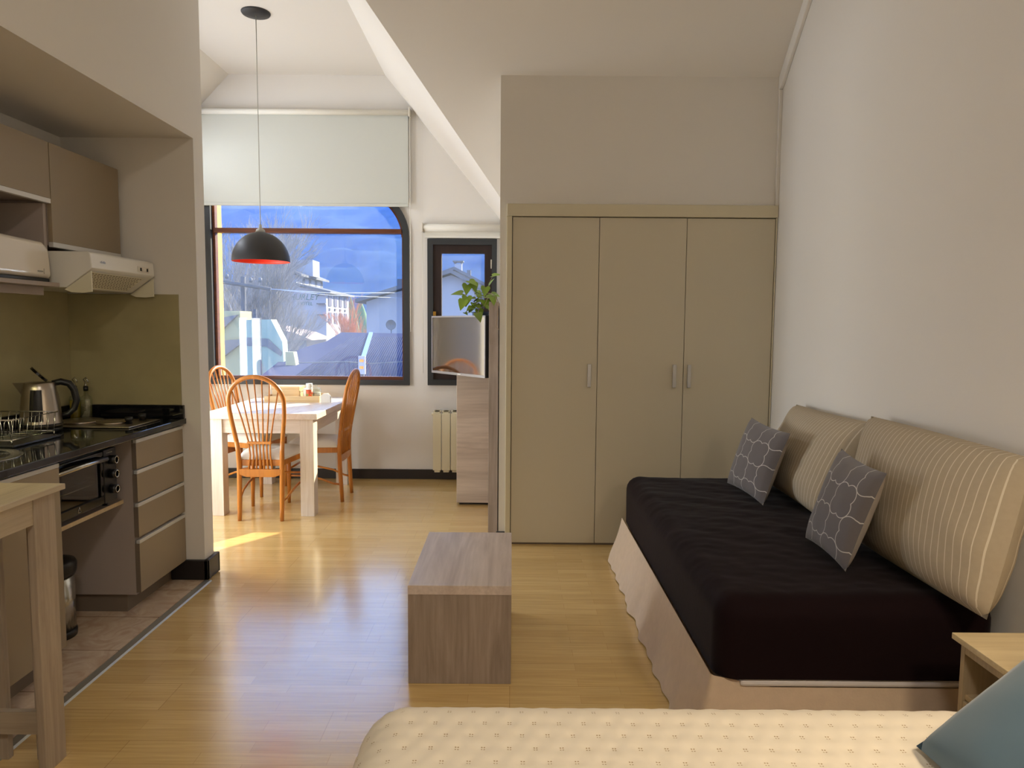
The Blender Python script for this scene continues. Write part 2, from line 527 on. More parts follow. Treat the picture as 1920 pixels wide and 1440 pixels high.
def quatrefoil_material(name, base, line, n):
    """embroidered quatrefoil outlines in staggered rows"""
    m = bpy.data.materials.new(name); m.use_nodes = True
    nt = m.node_tree; N, L = nt.nodes, nt.links
    p = N['Principled BSDF']; p.inputs['Roughness'].default_value = 0.85; p.inputs['Specular IOR Level'].default_value = 0.15
    p.inputs['Sheen Weight'].default_value = 0.3
    uv = N.new('ShaderNodeUVMap')

    def math_(op, a, b=None):
        x = N.new('ShaderNodeMath'); x.operation = op
        for i, s in enumerate((a, b)):
            if s is None: continue
            if isinstance(s, (int, float)): x.inputs[i].default_value = s
            else: L.new(s, x.inputs[i])
        return x.outputs[0]
    sp = N.new('ShaderNodeSeparateXYZ'); L.new(uv.outputs[0], sp.inputs[0])
    ua = math_('MULTIPLY', math_('ADD', sp.outputs[0], sp.outputs[1]), n)
    va = math_('MULTIPLY', math_('SUBTRACT', sp.outputs[0], sp.outputs[1]), n)
    x = math_('ABSOLUTE', math_('SUBTRACT', math_('FRACT', math_('ADD', ua, 10.2)), 0.5))
    y = math_('ABSOLUTE', math_('SUBTRACT', math_('FRACT', math_('ADD', va, 10.35)), 0.5))
    d = []
    for cx, cy in ((0.235, 0.0), (0.0, 0.235)):
        dx = math_('SUBTRACT', x, cx); dy = math_('SUBTRACT', y, cy)
        d.append(math_('SQRT', math_('ADD', math_('MULTIPLY', dx, dx), math_('MULTIPLY', dy, dy))))
    r = math_('SUBTRACT', math_('MINIMUM', d[0], d[1]), 0.262)
    mk = math_('LESS_THAN', math_('ABSOLUTE', r), 0.011)
    mx = N.new('ShaderNodeMix'); mx.data_type = 'RGBA'
    mx.inputs[6].default_value = base; mx.inputs[7].default_value = line
    L.new(mk, mx.inputs[0]); L.new(mx.outputs[2], p.inputs['Base Color'])
    return m


M['floor'] = floor_material()
M['tile'] = tile_material()
M['stripe'] = stripe_material('pinstriped_linen', lin(180, 165, 142), lin(212, 201, 181), 32)
M['quatre'] = quatrefoil_material('grey_embroidered_velvet', lin(104, 98, 98), lin(196, 190, 184), 1.75)
M['grey_back'] = mat('pale_grey_cushion_back', lin(166, 156, 146), 0.9, spec=0.1)

# ------------------------------------------------------------------ setting
HN = 3.83            # near face of the wall that closes the kitchen niche
FAR = 6.45
RW = 1.65
CZ = 3.6

struct('floor', MB().box(-3.2, RW, -1.7, FAR, -0.12, 0.0), M['floor'])
struct('floor_tile', MB().box(-2.4, -1.69, 0.6, HN, 0.0, 0.004), M['tile'])
struct('trim_1', MB().prism([(-1.69, 0.0), (-1.684, 0.006), (-1.652, 0.006), (-1.645, 0.0)], 'y', 0.6, HN - 0.02), M['metal_strip'])

# far wall with an arched and a rectangular opening
WX0, WX1, WZ0, WZS = -2.755, -0.93, 0.865, 2.2      # arch window opening
AX, AB = (WX1 - WX0) / 2, 0.60
ACX = (WX0 + WX1) / 2
SX0, SX1, SZ0, SZ1 = -0.766, -0.144, 0.868, 2.182    # side window opening


def arch(inset, n=40):
    a, b = AX - inset, AB - inset
    return [(WX0 + inset, WZS + b)] + [(ACX - a * cos(pi * k / n), WZS + b * sin(pi * k / n)) for k in range(n // 2, n + 1)]


T0, T1 = FAR, FAR + 0.22
fw = MB()
fw.box(-3.2, WX0, T0, T1, -0.12, 3.9)
fw.box(WX0, WX1, T0, T1, -0.12, WZ0)
fw.box(WX1, SX0, T0, T1, -0.12, 3.9)
fw.box(SX0, SX1, T0, T1, -0.12, SZ0)
fw.box(SX0, SX1, T0, T1, SZ1, 3.9)
fw.box(SX1, RW + 0.15, T0, T1, -0.12, 3.9)
ar = arch(0)
for (xa, za), (xb, zb) in zip(ar[:-1], ar[1:]):
    fw.prism([(xa, za), (xb, zb), (xb, 3.9), (xa, 3.9)], 'y', T0, T1)
struct('wall_far', fw, M['wall'])
# left outside reveal of the arched window, sunlight put into its yellow colour
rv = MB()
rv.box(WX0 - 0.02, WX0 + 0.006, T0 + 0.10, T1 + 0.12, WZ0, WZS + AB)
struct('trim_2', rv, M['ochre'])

struct('wall_left', MB().box(-3.2, -3.05, -1.7, 4.05, 0, 3.9).box(-3.2, -3.05, 6.1, FAR, 0, 3.9).box(-3.2, -3.05, 4.05, 6.1, 1.53, 2.70)
       .box(-3.2, -3.05, 4.05, 6.1, 3.02, 3.9).box(-3.2, -3.05, 4.05, 4.4, 2.7, 3.02).box(-3.2, -3.05, 5.05, 6.1, 0, 1.53)
       .box(-3.2, -3.05, 4.05, 5.05, 0, 0.42), M['wall'])
struct('wall_right', MB().box(RW, RW + 0.15, -1.7, FAR, -0.12, 3.9), M['wall'])
struct('wall_back', MB().box(-3.2, RW, -1.7, -1.6, 0, 3.9), M['wall'])
# partition closing the niche (faces the camera), kitchen back wall, soffit over the niche
struct('wall_partition', MB().box(-3.05, -1.69, HN, HN + 0.115, 0, CZ), M['wall'])
struct('wall_kitchen', MB().box(-3.05, -2.39, -1.6, HN, 0, CZ), M['wall'])
struct('ceiling_soffit', MB().box(-2.39, -1.69, -1.6, HN, 2.385, CZ), M['wall'])
# main ceiling: flat part, sloping roof plane, dormer ceiling with two slanted cheeks
RS = 0.92
rz = lambda y: 2.95 + RS * (4.512 - y)
yR = 4.512 + (2.95 - CZ) / RS
cx = lambda z: -0.914 - (z - 3.329) / 1.22
struct('ceiling', MB().box(-3.05, RW, -1.6, yR, CZ, CZ + 0.1), M['ceiling'])
rp = MB()
top = [(cx(CZ), yR), (RW, yR)]
ys = [yR + (5.25 - yR) * k / 12 for k in range(13)]
for a, b in zip(ys[:-1], ys[1:]):
    v = []
    for y in (a, b):
        x = cx(rz(y))
        v += [(x, y, rz(y)), (RW, y, rz(y)), (RW, y, rz(y) + 0.12), (x, y, rz(y) + 0.12)]
    rp.add(v, [(0, 1, 5, 4), (3, 7, 6, 2), (0, 4, 7, 3), (1, 2, 6, 5)])
rp.add([(-0.09, 5.25, rz(5.25)), (RW, 5.25, rz(5.25)), (RW, 6.45, rz(6.45)), (-0.09, 6.45, rz(6.45))], [(0, 1, 2, 3)])
struct('ceiling_slope', rp, M['ceiling'])
struct('ceiling_dormer', MB().box(-2.515, cx(CZ) , yR, FAR, CZ, CZ + 0.1), M['ceiling'])
# right cheek: band between the dormer ceiling and the roof slope
ck = MB()
zz = [2.26 + (CZ - 2.26) * k / 14 for k in range(15)]
for a, b in zip(zz[:-1], zz[1:]):
    pa, pb = (cx(a), 4.512 - (a - 2.95) / RS), (cx(b), 4.512 - (b - 2.95) / RS)
    ck.add([(pa[0], pa[1], a), (pa[0], FAR, a), (pb[0], FAR, b), (pb[0], pb[1], b)], [(0, 1, 2, 3)])
struct('ceiling_cheek_right', ck, M['ceiling'])
struct('ceiling_cheek_left', MB().prism([(-2.515, CZ), (-3.05, CZ - 0.56), (-3.05, CZ + 0.1), (-2.515, CZ + 0.1)], 'y', HN + 0.11, FAR), M['ceiling'])
# closet block: wall over the wardrobe and the nook's side wall
struct('wall_wardrobe', MB().prism([(4.512, 2.17), (4.512, 2.95), (4.64, rz(4.64)), (4.64, 2.17)], 'x', -0.082, RW)
       .box(-0.082, -0.04, 4.512, 4.64, 0, 2.17), M['wall'])
struct('wall_nook', MB().prism([(4.64, 0), (4.64, rz(4.64)), (5.25, rz(5.25)), (6.45, 2.33), (6.45, 0)], 'x', -0.082, -0.03), M['wall'])
# trims and skirtings
tr = MB()
tr.prism([(4.512, 2.95), (4.512, 2.865), (4.47, 2.885), (3.9, 2.885 + RS * 0.57), (3.9, rz(3.9))], 'x', RW - 0.022, RW)
struct('trim_3', tr, M['wall'], bevel=0.004)
struct('trim_4', MB().box(RW - 0.02, RW, 4.49, 4.512, 2.17, 2.87), M['wall'], bevel=0.003)
struct('baseboard_column', MB().box(-1.87, -1.665, HN - 0.022, HN, 0.004, 0.115).box(-1.69, -1.665, HN - 0.022, HN + 0.14, 0.004, 0.115)
       .box(-3.05, -1.665, HN + 0.115, HN + 0.14, 0.004, 0.115), M['black_paint'], bevel=0.005)
struct('baseboard_far', MB().box(-3.05, -0.082, FAR - 0.018, FAR, 0, 0.09), M['black_paint'], bevel=0.004)
struct('baseboard_nook', MB().box(-0.095, -0.04, 4.497, 4.512, 0, 0.085), M['black_paint'], bevel=0.003)

# ---- window 1 (arched)
cs = MB()
o_, i_ = arch(-0.0), arch(0.055)
for k in range(len(o_) - 1):
    cs.prism([o_[k], o_[k + 1], i_[k + 1], i_[k]], 'y', FAR - 0.03, FAR + 0.02)
cs.box(WX0, WX0 + 0.055, FAR - 0.03, FAR + 0.02, WZ0, WZS + AB).box(WX1 - 0.055, WX1, FAR - 0.03, FAR + 0.02, WZ0, WZS)
cs.box(WX0 + 0.055, WX1 - 0.055, FAR - 0.03, FAR + 0.02, WZ0, WZ0 + 0.045)
w1 = struct('window_1', cs, M['casing'])
fr = MB()
o_, i_ = arch(0.04), arch(0.075)
for k in range(len(o_) - 1):
    fr.prism([o_[k], o_[k + 1], i_[k + 1], i_[k]], 'y', FAR + 0.02, FAR + 0.08)
fr.box(WX0 + 0.04, WX0 + 0.075, FAR + 0.02, FAR + 0.08, WZ0, WZS + AB - 0.04).box(WX1 - 0.07, WX1 - 0.045, FAR + 0.02, FAR + 0.08, WZ0, WZS)
fr.box(WX0 + 0.075, WX1 - 0.07, FAR + 0.02, FAR + 0.08, WZ0 + 0.03, WZ0 + 0.075)
fr.box(WX0 + 0.0755, WX1 - 0.0705, FAR + 0.0, FAR + 0.075, 2.228, 2.268)
fr.build('window_frame', M['brown_wood'], w1)
pn = MB()
pts = [(WX0 + 0.06, WZ0 + 0.05)] + arch(0.06) + [(WX1 - 0.06, WZ0 + 0.05)]
pn.prism(pts, 'y', FAR + 0.046, FAR + 0.05)
pn.build('window_pane', M['pane'], w1)
# ---- window 2 (side casement)
cs = MB()
for a in ((SX0, SX0 + 0.05, SZ0, SZ1), (SX1 - 0.045, SX1, SZ0, SZ1), (SX0 + 0.05, SX1 - 0.045, SZ1 - 0.052, SZ1), (SX0 + 0.05, SX1 - 0.045, SZ0, SZ0 + 0.052)):
    cs.box(a[0], a[1], FAR - 0.03, FAR + 0.02, a[2], a[3])
w2 = struct('window_2', cs, M['casing'])
sa = MB()
for a in ((SX0 + 0.05, SX0 + 0.125, SZ0 + .05, SZ1 - .05), (-0.254, SX1 - 0.0455, SZ0 + .05, SZ1 - .05), (SX0 + 0.125, -0.254, 2.056, SZ1 - .05), (SX0 + 0.125, -0.254, SZ0 + .05, SZ0 + 0.19)):
    sa.box(a[0], a[1], FAR - 0.01, FAR + 0.05, a[2], a[3])
sa.build('window_sash', M['dark_wood'], w2)
MB().box(-0.66, -0.24, FAR + 0.02, FAR + 0.024, 1.0, 2.07).build('window_pane', M['pane2'], w2)
MB().box(-0.715, -0.69, FAR - 0.03, FAR - 0.01, 1.45, 1.535).tube([(-0.7, FAR - 0.03, 1.5), (-0.7, FAR - 0.055, 1.5), (-0.7, FAR - 0.055, 1.42)], 0.007).build('window_handle', M['brass'], w2)
MB().box(SX1 - 0.056, SX1 - 0.045, FAR - 0.035, FAR - 0.02, 1.92, 2.0).build('window_hinge', M['steel'], w2)

# ---- unseen high window, added left of the nook to brighten it
cs = MB()
for a in ((4.4, 4.45, 2.7, 3.02), (6.05, 6.1, 2.7, 3.02), (4.45, 6.05, 2.97, 3.02), (4.45, 6.05, 2.7, 2.75)):
    cs.box(-3.14, -3.08, a[0], a[1], a[2], a[3])
w3 = struct('fill_window_high', cs, M['casing'])
MB().box(-3.112, -3.108, 4.45, 6.05, 2.75, 2.97).build('window_pane', M['pane2'], w3)
cs = MB()
for a in ((4.05, 4.1, 0.42, 1.53), (5.0, 5.05, 0.42, 1.53), (4.1, 5.0, 1.48, 1.53), (4.1, 5.0, 0.42, 0.47), (4.58, 4.59, 0.47, 1.48)):
    cs.box(-3.14, -3.08, a[0], a[1], a[2], a[3])
w4 = struct('fill_window_low', cs, M['casing'])  # unseen low window, added for fill light and its reflection in the panes
MB().box(-3.112, -3.108, 4.1, 5.0, 0.47, 1.48).build('window_pane', M['pane2'], w4)

# ------------------------------------------------------------------ blinds
t = thing('roller_blind', 'large off-white roller blind half lowered over the arched window', 'blind', (-1.85, FAR - 0.06, 2.46))
MB().lathe([(0.0, -2.79), (0.024, -2.79), (0.024, -0.925), (0.0, -0.925)], (0, FAR - 0.07, 3.262), 20, 'x').build('roller_tube', M['blind_white'], t)
MB().box(-2.78, -0.93, FAR - 0.052, FAR - 0.049, 2.475, 3.262).build('blind_fabric', M['blind'], t)
MB().box(-2.78, -0.93, FAR - 0.058, FAR - 0.044, 2.455, 2.482).build('bottom_bar', M['blind'], t, 0.004)
MB().box(-0.922, -0.908, FAR - 0.1, FAR, 3.225, 3.30).build('bracket', M['white_plastic'], t, 0.004)
MB().tube([(-0.912, FAR - 0.075, 3.26), (-0.911, FAR - 0.07, 2.2), (-0.912, FAR - 0.07, 1.35)], 0.0035, 6).build('bead_chain', M['blind_white'], t)
t = thing('roller_blind', 'small cream roller blind rolled up above the side window', 'blind', (-0.45, FAR - 0.05, 2.24))
MB().lathe([(0.0, -0.80), (0.033, -0.80), (0.033, -0.09), (0.0, -0.09)], (0, FAR - 0.045, 2.277), 20, 'x').build('roller_tube', M['blind_white'], t)
MB().box(-0.79, -0.1, FAR - 0.02, FAR - 0.016, 2.20, 2.27).box(-0.79, -0.1, FAR - 0.026, FAR - 0.012, 2.19, 2.21).build('blind_fabric', M['blind_white'], t)
MB().box(-0.812, -0.80, FAR - 0.085, FAR, 2.235, 2.315).build('bracket', M['white_plastic'], t, 0.003)
MB().tube([(-0.806, FAR - 0.05, 2.27), (-0.806, FAR - 0.045, 1.6), (-0.804, FAR - 0.045, 0.98)], 0.003, 6).build('bead_chain', M['blind_white'], t)

# ------------------------------------------------------------------ pendant lamp
LX, LY = -1.825, 5.20
t = thing('pendant_lamp', 'black dome pendant lamp with red inside hanging over the dining table', 'lamp', (LX, LY, 1.86))
MB().lathe([(0.0, -0.022), (0.03, -0.022), (0.095, -0.012), (0.1, -0.004), (0.1, 0.0), (0.0, 0.0)], (LX, LY, CZ)).build('ceiling_rose', M['shade_black'], t)
MB().tube([(LX, LY, CZ - 0.02), (LX, LY, 2.10)], 0.0032, 8).build('cord', M['cord'], t)
MB().lathe([(0.0, 0.055), (0.008, 0.055), (0.012, 0.03), (0.03, 0.018), (0.034, 0.0), (0.0, -0.01)], (LX, LY, 2.072)).build('cord_cap', M['cord'], t)
n = 16
outer = [(max(0.0001, 0.202 * sin(pi / 2 * k / n)), 0.212 * cos(pi / 2 * k / n)) for k in range(n + 1)]
outer[-1] = (0.202, 0.004)
sh = MB().lathe([(0.0001, 0.212)] + outer[1:] + [(0.202, 0.0)], (LX, LY, 1.862), 48)
sh.f.pop(); sh.smooth.pop()
sh.build('lamp_shade', M['shade_black'], t)
inner = [(max(0.0001, 0.197 * sin(pi / 2 * k / n)), 0.206 * cos(pi / 2 * k / n)) for k in range(n + 1)]
ish = MB().lathe(inner[:-1] + [(0.197, 0.0), (0.202, 0.0)], (LX, LY, 1.862), 48)
ish.f.pop(); ish.smooth.pop()
o = ish.build('shade_lining', M['shade_red'], t); o['label'] = 'red inner face of the lamp shade'
MB().lathe([(0.0, 0.0), (0.02, 0.01), (0.03, 0.04), (0.025, 0.07), (0.013, 0.1), (0.013, 0.14), (0.0, 0.14)], (LX, LY, 1.92), 20).build('bulb', M['white_enamel'], t)

# unseen ceiling disc added for the fill light, and the bedside lamp's body
t = thing('fill_light_body', 'unseen round ceiling disc added for the fill light behind the viewpoint', 'lamp', (0.1, -0.55, CZ - 0.1))
MB().lathe([(0.0, 0.0), (0.3, 0.0), (0.3, 0.1), (0.0, 0.1)], (0.1, -0.55, CZ - 0.1)).build('base', M['white_enamel'], t)

t = thing('wall_lamp', 'white reading lamp on the right wall at the head of the bed', 'lamp', (1.45, 0.75, 1.80))
MB().lathe([(0.05, 0.22), (0.13, 0.0), (0.134, 0.0), (0.054, 0.225)], (1.25, 0.75, 1.76), 24).build('shade', M['white_enamel'], t)
MB().tube([(1.25, 0.75, 1.97), (1.45, 0.75, 2.02), (RW - 0.002, 0.75, 2.0)], 0.012, 8).build('arm', M['steel'], t)

# ------------------------------------------------------------------ wardrobe
WY = 4.512
t = thing('wardrobe', 'tan built-in wardrobe with three tall doors between nook and sofa', 'wardrobe', (0.8, WY, 0))
MB().box(-0.04, RW - 0.003, WY - 0.03, WY + 0.02, 2.095, 2.17).build('cornice', M['tan_trim'], t, 0.004)
for a, b in ((-0.04, -0.006), (1.641, RW - 0.002)):
    MB().box(a, b, WY - 0.02, WY + 0.02, 0.0, 2.0945).build('frame_post', M['tan_trim'], t, 0.003)
MB().box(-0.02, RW - 0.02, WY + 0.03, WY + 0.09, 0.02, 2.09).box(-0.006, 1.641, WY + 0.0, WY + 0.03, 0.0, 0.012).build('carcass', M['taupe_dark'], t)
for a, b, hx in ((-0.002, 0.5385, 0.488), (0.5415, 1.0855, 1.026), (1.0885, 1.637, 1.119)):
    d = MB().box(a, b, WY - 0.012, WY + 0.012, 0.014, 2.09).build('door', M['tan_door'], t, 0.002)
    MB().box(hx - 0.011, hx + 0.011, WY - 0.04, WY - 0.028, 1.03, 1.176).box(hx - 0.006, hx + 0.006, WY - 0.03, WY - 0.012, 1.045, 1.06)\
        .box(hx - 0.006, hx + 0.006, WY - 0.03, WY - 0.012, 1.146, 1.161).build('handle', M['aluminium'], d, 0.002)

# ------------------------------------------------------------------ coffee table
t = thing('coffee_table', 'low greyed wood coffee table with closed ends on the oak floor', 'table', (-0.2, 3.05, 0))
MB().box(-0.402, 0.004, 2.70, 3.42, 0.363, 0.4).build('tabletop', M['grey_wood_y'], t, 0.0015)
MB().box(-0.402, 0.004, 2.703, 2.735, 0.0, 0.3625).build('end_panel', M['grey_wood_z_shaded'], t, 0.0015)
MB().box(-0.402, 0.004, 3.385, 3.417, 0.0, 0.3625).build('end_panel', M['grey_wood_z_shaded'], t, 0.0015)
MB().box(-0.38, -0.36, 2.736, 3.384, 0.24, 0.362).build('rail', M['grey_wood_y'], t)

# ------------------------------------------------------------------ dining table
t = thing('dining_table', 'whitewashed wooden dining table with square legs under the pendant lamp', 'table', (-1.83, 5.7, 0))
TX0, TX1, TY0, TY1 = -2.245, -1.415, 5.11, 6.30
MB().box(TX0, TX1, TY0, TY1, 0.722, 0.765).build('tabletop', M['white_wood_y'], t, 0.002)
for x0 in (-2.215, -1.548):
    for y0 in (5.135, 6.18):
        MB().box(x0, x0 + 0.1, y0, y0 + 0.1, 0, 0.722).build('leg', M['white_wood_z'], t, 0.002)
MB().box(-2.115, -1.548, 5.15, 5.172, 0.615, 0.722).build('apron', M['white_wood_x'], t, 0.001)
MB().box(-2.115, -1.548, 6.243, 6.265, 0.615, 0.722).build('apron', M['white_wood_x'], t, 0.001)
MB().box(-2.20, -2.178, 5.235, 6.18, 0.615, 0.722).build('apron', M['white_wood_y'], t, 0.001)
MB().box(-1.488, -1.466, 5.235, 6.18, 0.615, 0.722).build('apron', M['white_wood_y'], t, 0.001)

# ------------------------------------------------------------------ chairs
def make_chair(loc, rotz, label):
    t = thing('dining_chair', label, 'chair', loc, rotz, 'honey wood spindle-back dining chairs')
    W = M['chair_wood']
    B = lambda mb, nm, m=W, bev=0.0: mb.build(nm, m, t, bev, world=False)
    # rear posts and bent hoop in one sweep
    def back_y(z):
        if z < 0.45: return -0.225 + 0.02 * sin(pi / 2 * z / 0.45)
        q = (z - 0.45) / 0.61
        return -0.205 - 0.105 * q ** 1.25
    def half(z):
        if z < 0.45: return 0.152 + 0.004 * z
        if z < 0.86:
            q = (z - 0.45) / 0.41
            return 0.155 + 0.04 * (3 * q * q - 2 * q ** 3)
        return 0.195
    left = [(-half(z), back_y(z), z) for z in [0, 0.1, 0.2, 0.3, 0.4, 0.5, 0.58, 0.66, 0.74, 0.80, 0.86]]
    hoop = [(-0.195 * cos(pi * k / 20), back_y(0.86 + 0.185 * sin(pi * k / 20)), 0.86 + 0.185 * sin(pi * k / 20)) for k in range(1, 20)]
    right = [(-p[0], p[1], p[2]) for p in left[::-1]]
    pts = left[6:] + hoop + right[:-6]
    B(MB().tube(pts, 0.0155, 12, caps=False), 'back_hoop')
    for s in (-1, 1):
        leg = [(s * abs(p[0]), p[1], p[2]) for p in left[:7]]
        B(MB().tube(leg, [0.0145, 0.0165, 0.0175, 0.0175, 0.0175, 0.017, 0.0155], 12), 'leg')
        B(MB().tube([(s * 0.205, 0.185, 0.0), (s * 0.203, 0.185, 0.2), (s * 0.2, 0.185, 0.44)], [0.0125, 0.0165, 0.0175], 12), 'leg')
        # gently bent side stretcher
        B(MB().tube([(s * 0.155, -0.215, 0.14), (s * 0.168, -0.16, 0.15), (s * 0.182, -0.06, 0.19), (s * 0.194, 0.08, 0.215), (s * 0.203, 0.185, 0.22)], 0.0085, 8), 'stretcher')
    B(MB().tube([(-0.203, 0.185, 0.27), (0.203, 0.185, 0.27)], 0.0085, 8), 'stretcher')
    # seat frame, shaped rear rail, spindles, cross bar
    sf = MB().prism([(-0.155, -0.2), (0.155, -0.2), (0.215, 0.2), (-0.215, 0.2)], 'z', 0.395, 0.44)
    B(sf, 'seat_frame', W, 0.006)
    B(MB().prism([(-0.15, 0.335), (-0.1, 0.318), (0.1, 0.318), (0.15, 0.335), (0.15, 0.375), (-0.15, 0.375)], 'y', -0.222, -0.2), 'lower_rail', W, 0.003)
    for k in range(7):
        u = (k - 3) / 3
        zt = 0.86 + 0.18 * sqrt(max(0, 1 - (u * 0.86) ** 2))
        xt = u * 0.86 * 0.187
        p = [(u * 0.085, -0.211, 0.365), (u * 0.072, back_y(0.47), 0.47), (u * 0.076, back_y(0.566), 0.566),
             (u * 0.076 + (xt - u * 0.076) * 0.42, back_y(0.74), 0.74), (xt, back_y(zt - 0.02), zt - 0.012)]
        B(MB().tube(p, [0.0065, 0.006, 0.006, 0.0058, 0.0052], 8), 'spindle')
    B(MB().box(-0.087, 0.087, back_y(0.566) - 0.012, back_y(0.566) + 0.012, 0.557, 0.576), 'crossbar', W, 0.003)
    # tufted cushion
    def cush(top):
        def fn(u, v):
            y = -0.19 + 0.395 * v
            hw = 0.165 + 0.05 * v
            x = (2 * u - 1) * hw
            e = (1 - abs(2 * u - 1) ** 4) * (1 - abs(2 * v - 1) ** 4)
            h = 0.055 * e ** 0.4 if e > 0 else 0
            for bx in (-0.33, 0.33):
                for by in (0.33, 0.7):
                    h -= 0.012 * math.exp(-(((2 * u - 1) - bx) ** 2 + ((v - by) * 1.6) ** 2) / 0.018)
            return (x, y, 0.44 + (h if top else 0.0) + (0.012 if not top else 0.012))
        return fn
    c = MB().grid(cush(True), 22, 22)
    c.prism([(-0.165, -0.19), (0.165, -0.19), (0.215, 0.205), (-0.215, 0.205)], 'z', 0.44, 0.4525)
    B(c, 'seat_cushion', M['seat_fabric'])
    return t


c0 = make_chair((-1.80, 5.235, 0), 0.0, 'dining chair at the near end of the table with its back to the viewer')
copy_thing(c0, (-1.572, 5.74, 0), R(89), 'dining chair on the right side of the table nearest the radiator')
copy_thing(c0, (-2.19, 5.95, 0), R(-100), 'dining chair on the left side of the table by the window corner')

# ------------------------------------------------------------------ things on the dining table
TZ = 0.765
t = thing('serving_tray', 'light wooden tray on the dining table holding the breakfast things', 'tray', (-1.83, 6.02, TZ))
tw = MB().box(-2.06, -1.60, 5.87, 6.17, TZ, TZ + 0.012)
tw.build('tray_base', M['tray_wood'], t)
for a in ((-2.06, -1.60, 5.87, 5.882), (-2.06, -1.60, 6.158, 6.17), (-2.06, -2.048, 5.882, 6.158), (-1.612, -1.60, 5.882, 6.158)):
    MB().box(a[0], a[1], a[2], a[3], TZ + 0.012, TZ + 0.05).build('tray_side', M['tray_wood'], t, 0.002)
t = thing('wooden_box', 'pale wooden tea box with hinged lid on the tray', 'box', (-1.92, 6.05, TZ + 0.012))
MB().box(-2.03, -1.80, 5.98, 6.12, TZ + 0.0125, TZ + 0.10).build('box_body', M['tray_wood'], t, 0.003)
MB().box(-2.035, -1.795, 5.975, 6.125, TZ + 0.1005, TZ + 0.122).build('lid', M['tray_wood'], t, 0.003)
t = thing('cream_jug', 'small white jug with handle beside the wooden box', 'jug', (-1.745, 6.03, TZ + 0.012))
MB().lathe([(0.0, 0.0), (0.026, 0.0), (0.03, 0.04), (0.026, 0.09), (0.022, 0.09), (0.0, 0.08)], (-1.755, 6.03, TZ + 0.0125), 20).build('jug_body', M['white_enamel'], t)
MB().tube([(-1.783, 6.03, TZ + 0.08), (-1.80, 6.0, TZ + 0.07), (-1.80, 6.0, TZ + 0.04), (-1.783, 6.03, TZ + 0.03)], 0.004, 6).build('handle', M['white_enamel'], t)
t = thing('seasoning_jar', 'tall jar with printed label and white cap on the tray', 'jar', (-1.70, 5.93, TZ + 0.012))
MB().lathe([(0.0, 0.0), (0.026, 0.0), (0.027, 0.005), (0.027, 0.105), (0.022, 0.112), (0.0, 0.112)], (-1.70, 5.93, TZ + 0.0125), 24).build('jar_body', M['white_enamel'], t)
lab = bpy.data.materials.new('jar_label'); lab.use_nodes = True
_n = lab.node_tree.nodes; _l = lab.node_tree.links
_v = _n.new('ShaderNodeTexVoronoi'); _v.inputs['Scale'].default_value = 60
_tc = _n.new('ShaderNodeTexCoord'); _l.new(_tc.outputs['Object'], _v.inputs['Vector'])
_r = _n.new('ShaderNodeValToRGB'); _r.color_ramp.interpolation = 'CONSTANT'
_r.color_ramp.elements[0].color = lin(206, 86, 48); _r.color_ramp.elements[1].color = lin(116, 140, 76); _r.color_ramp.elements[1].position = 0.55
_e = _r.color_ramp.elements.new(0.75); _e.color = lin(228, 206, 160)
_sx = _n.new('ShaderNodeSeparateColor'); _l.new(_v.outputs['Color'], _sx.inputs[0]); _l.new(_sx.outputs[0], _r.inputs['Fac'])
_l.new(_r.outputs['Color'], _n['Principled BSDF'].inputs['Base Color'])
MB().lathe([(0.0278, 0.02), (0.0278, 0.09)], (-1.70, 5.93, TZ + 0.0125), 24).build('label', lab, t)
MB().lathe([(0.0, 0.112), (0.026, 0.112), (0.027, 0.116), (0.027, 0.138), (0.025, 0.141), (0.0, 0.141)], (-1.70, 5.93, TZ + 0.0125), 24).build('cap', M['white_enamel'], t)
t = thing('sugar_bowl', 'round glass sugar bowl with knobbed lid on the tray', 'bowl', (-1.645, 5.98, TZ + 0.012))
MB().lathe([(0.0, 0.0), (0.032, 0.0), (0.042, 0.02), (0.044, 0.06), (0.04, 0.085), (0.038, 0.085), (0.04, 0.05), (0.03, 0.006), (0.0, 0.006)], (-1.66, 5.99, TZ + 0.0125), 24).build('bowl', M['clear_glass'], t)
MB().lathe([(0.0, 0.006), (0.029, 0.007), (0.039, 0.03), (0.039, 0.06), (0.0, 0.062)], (-1.66, 5.99, TZ + 0.0125), 24).build('sugar', M['white_fabric'], t)
MB().lathe([(0.043, 0.085), (0.036, 0.096), (0.012, 0.104), (0.008, 0.112), (0.014, 0.12), (0.012, 0.128), (0.0, 0.13)], (-1.66, 5.99, TZ + 0.0125), 24).build('lid', M['clear_glass'], t)
t = thing('napkin_holder', 'white napkin holder beside the tray at the table edge', 'holder', (-1.545, 5.86, TZ))
for dy in (0, 0.03):
    MB().prism([(-1.585, TZ + 0.006), (-1.505, TZ + 0.006), (-1.505, TZ + 0.05), (-1.525, TZ + 0.075), (-1.565, TZ + 0.075), (-1.585, TZ + 0.05)], 'y', 5.85 + dy, 5.854 + dy).build('side_plate', M['white_enamel'], t)
MB().box(-1.585, -1.505, 5.85, 5.884, TZ, TZ + 0.006).build('base', M['white_enamel'], t)
MB().box(-1.58, -1.51, 5.856, 5.878, TZ + 0.0065, TZ + 0.06).build('napkins', M['white_fabric'], t)

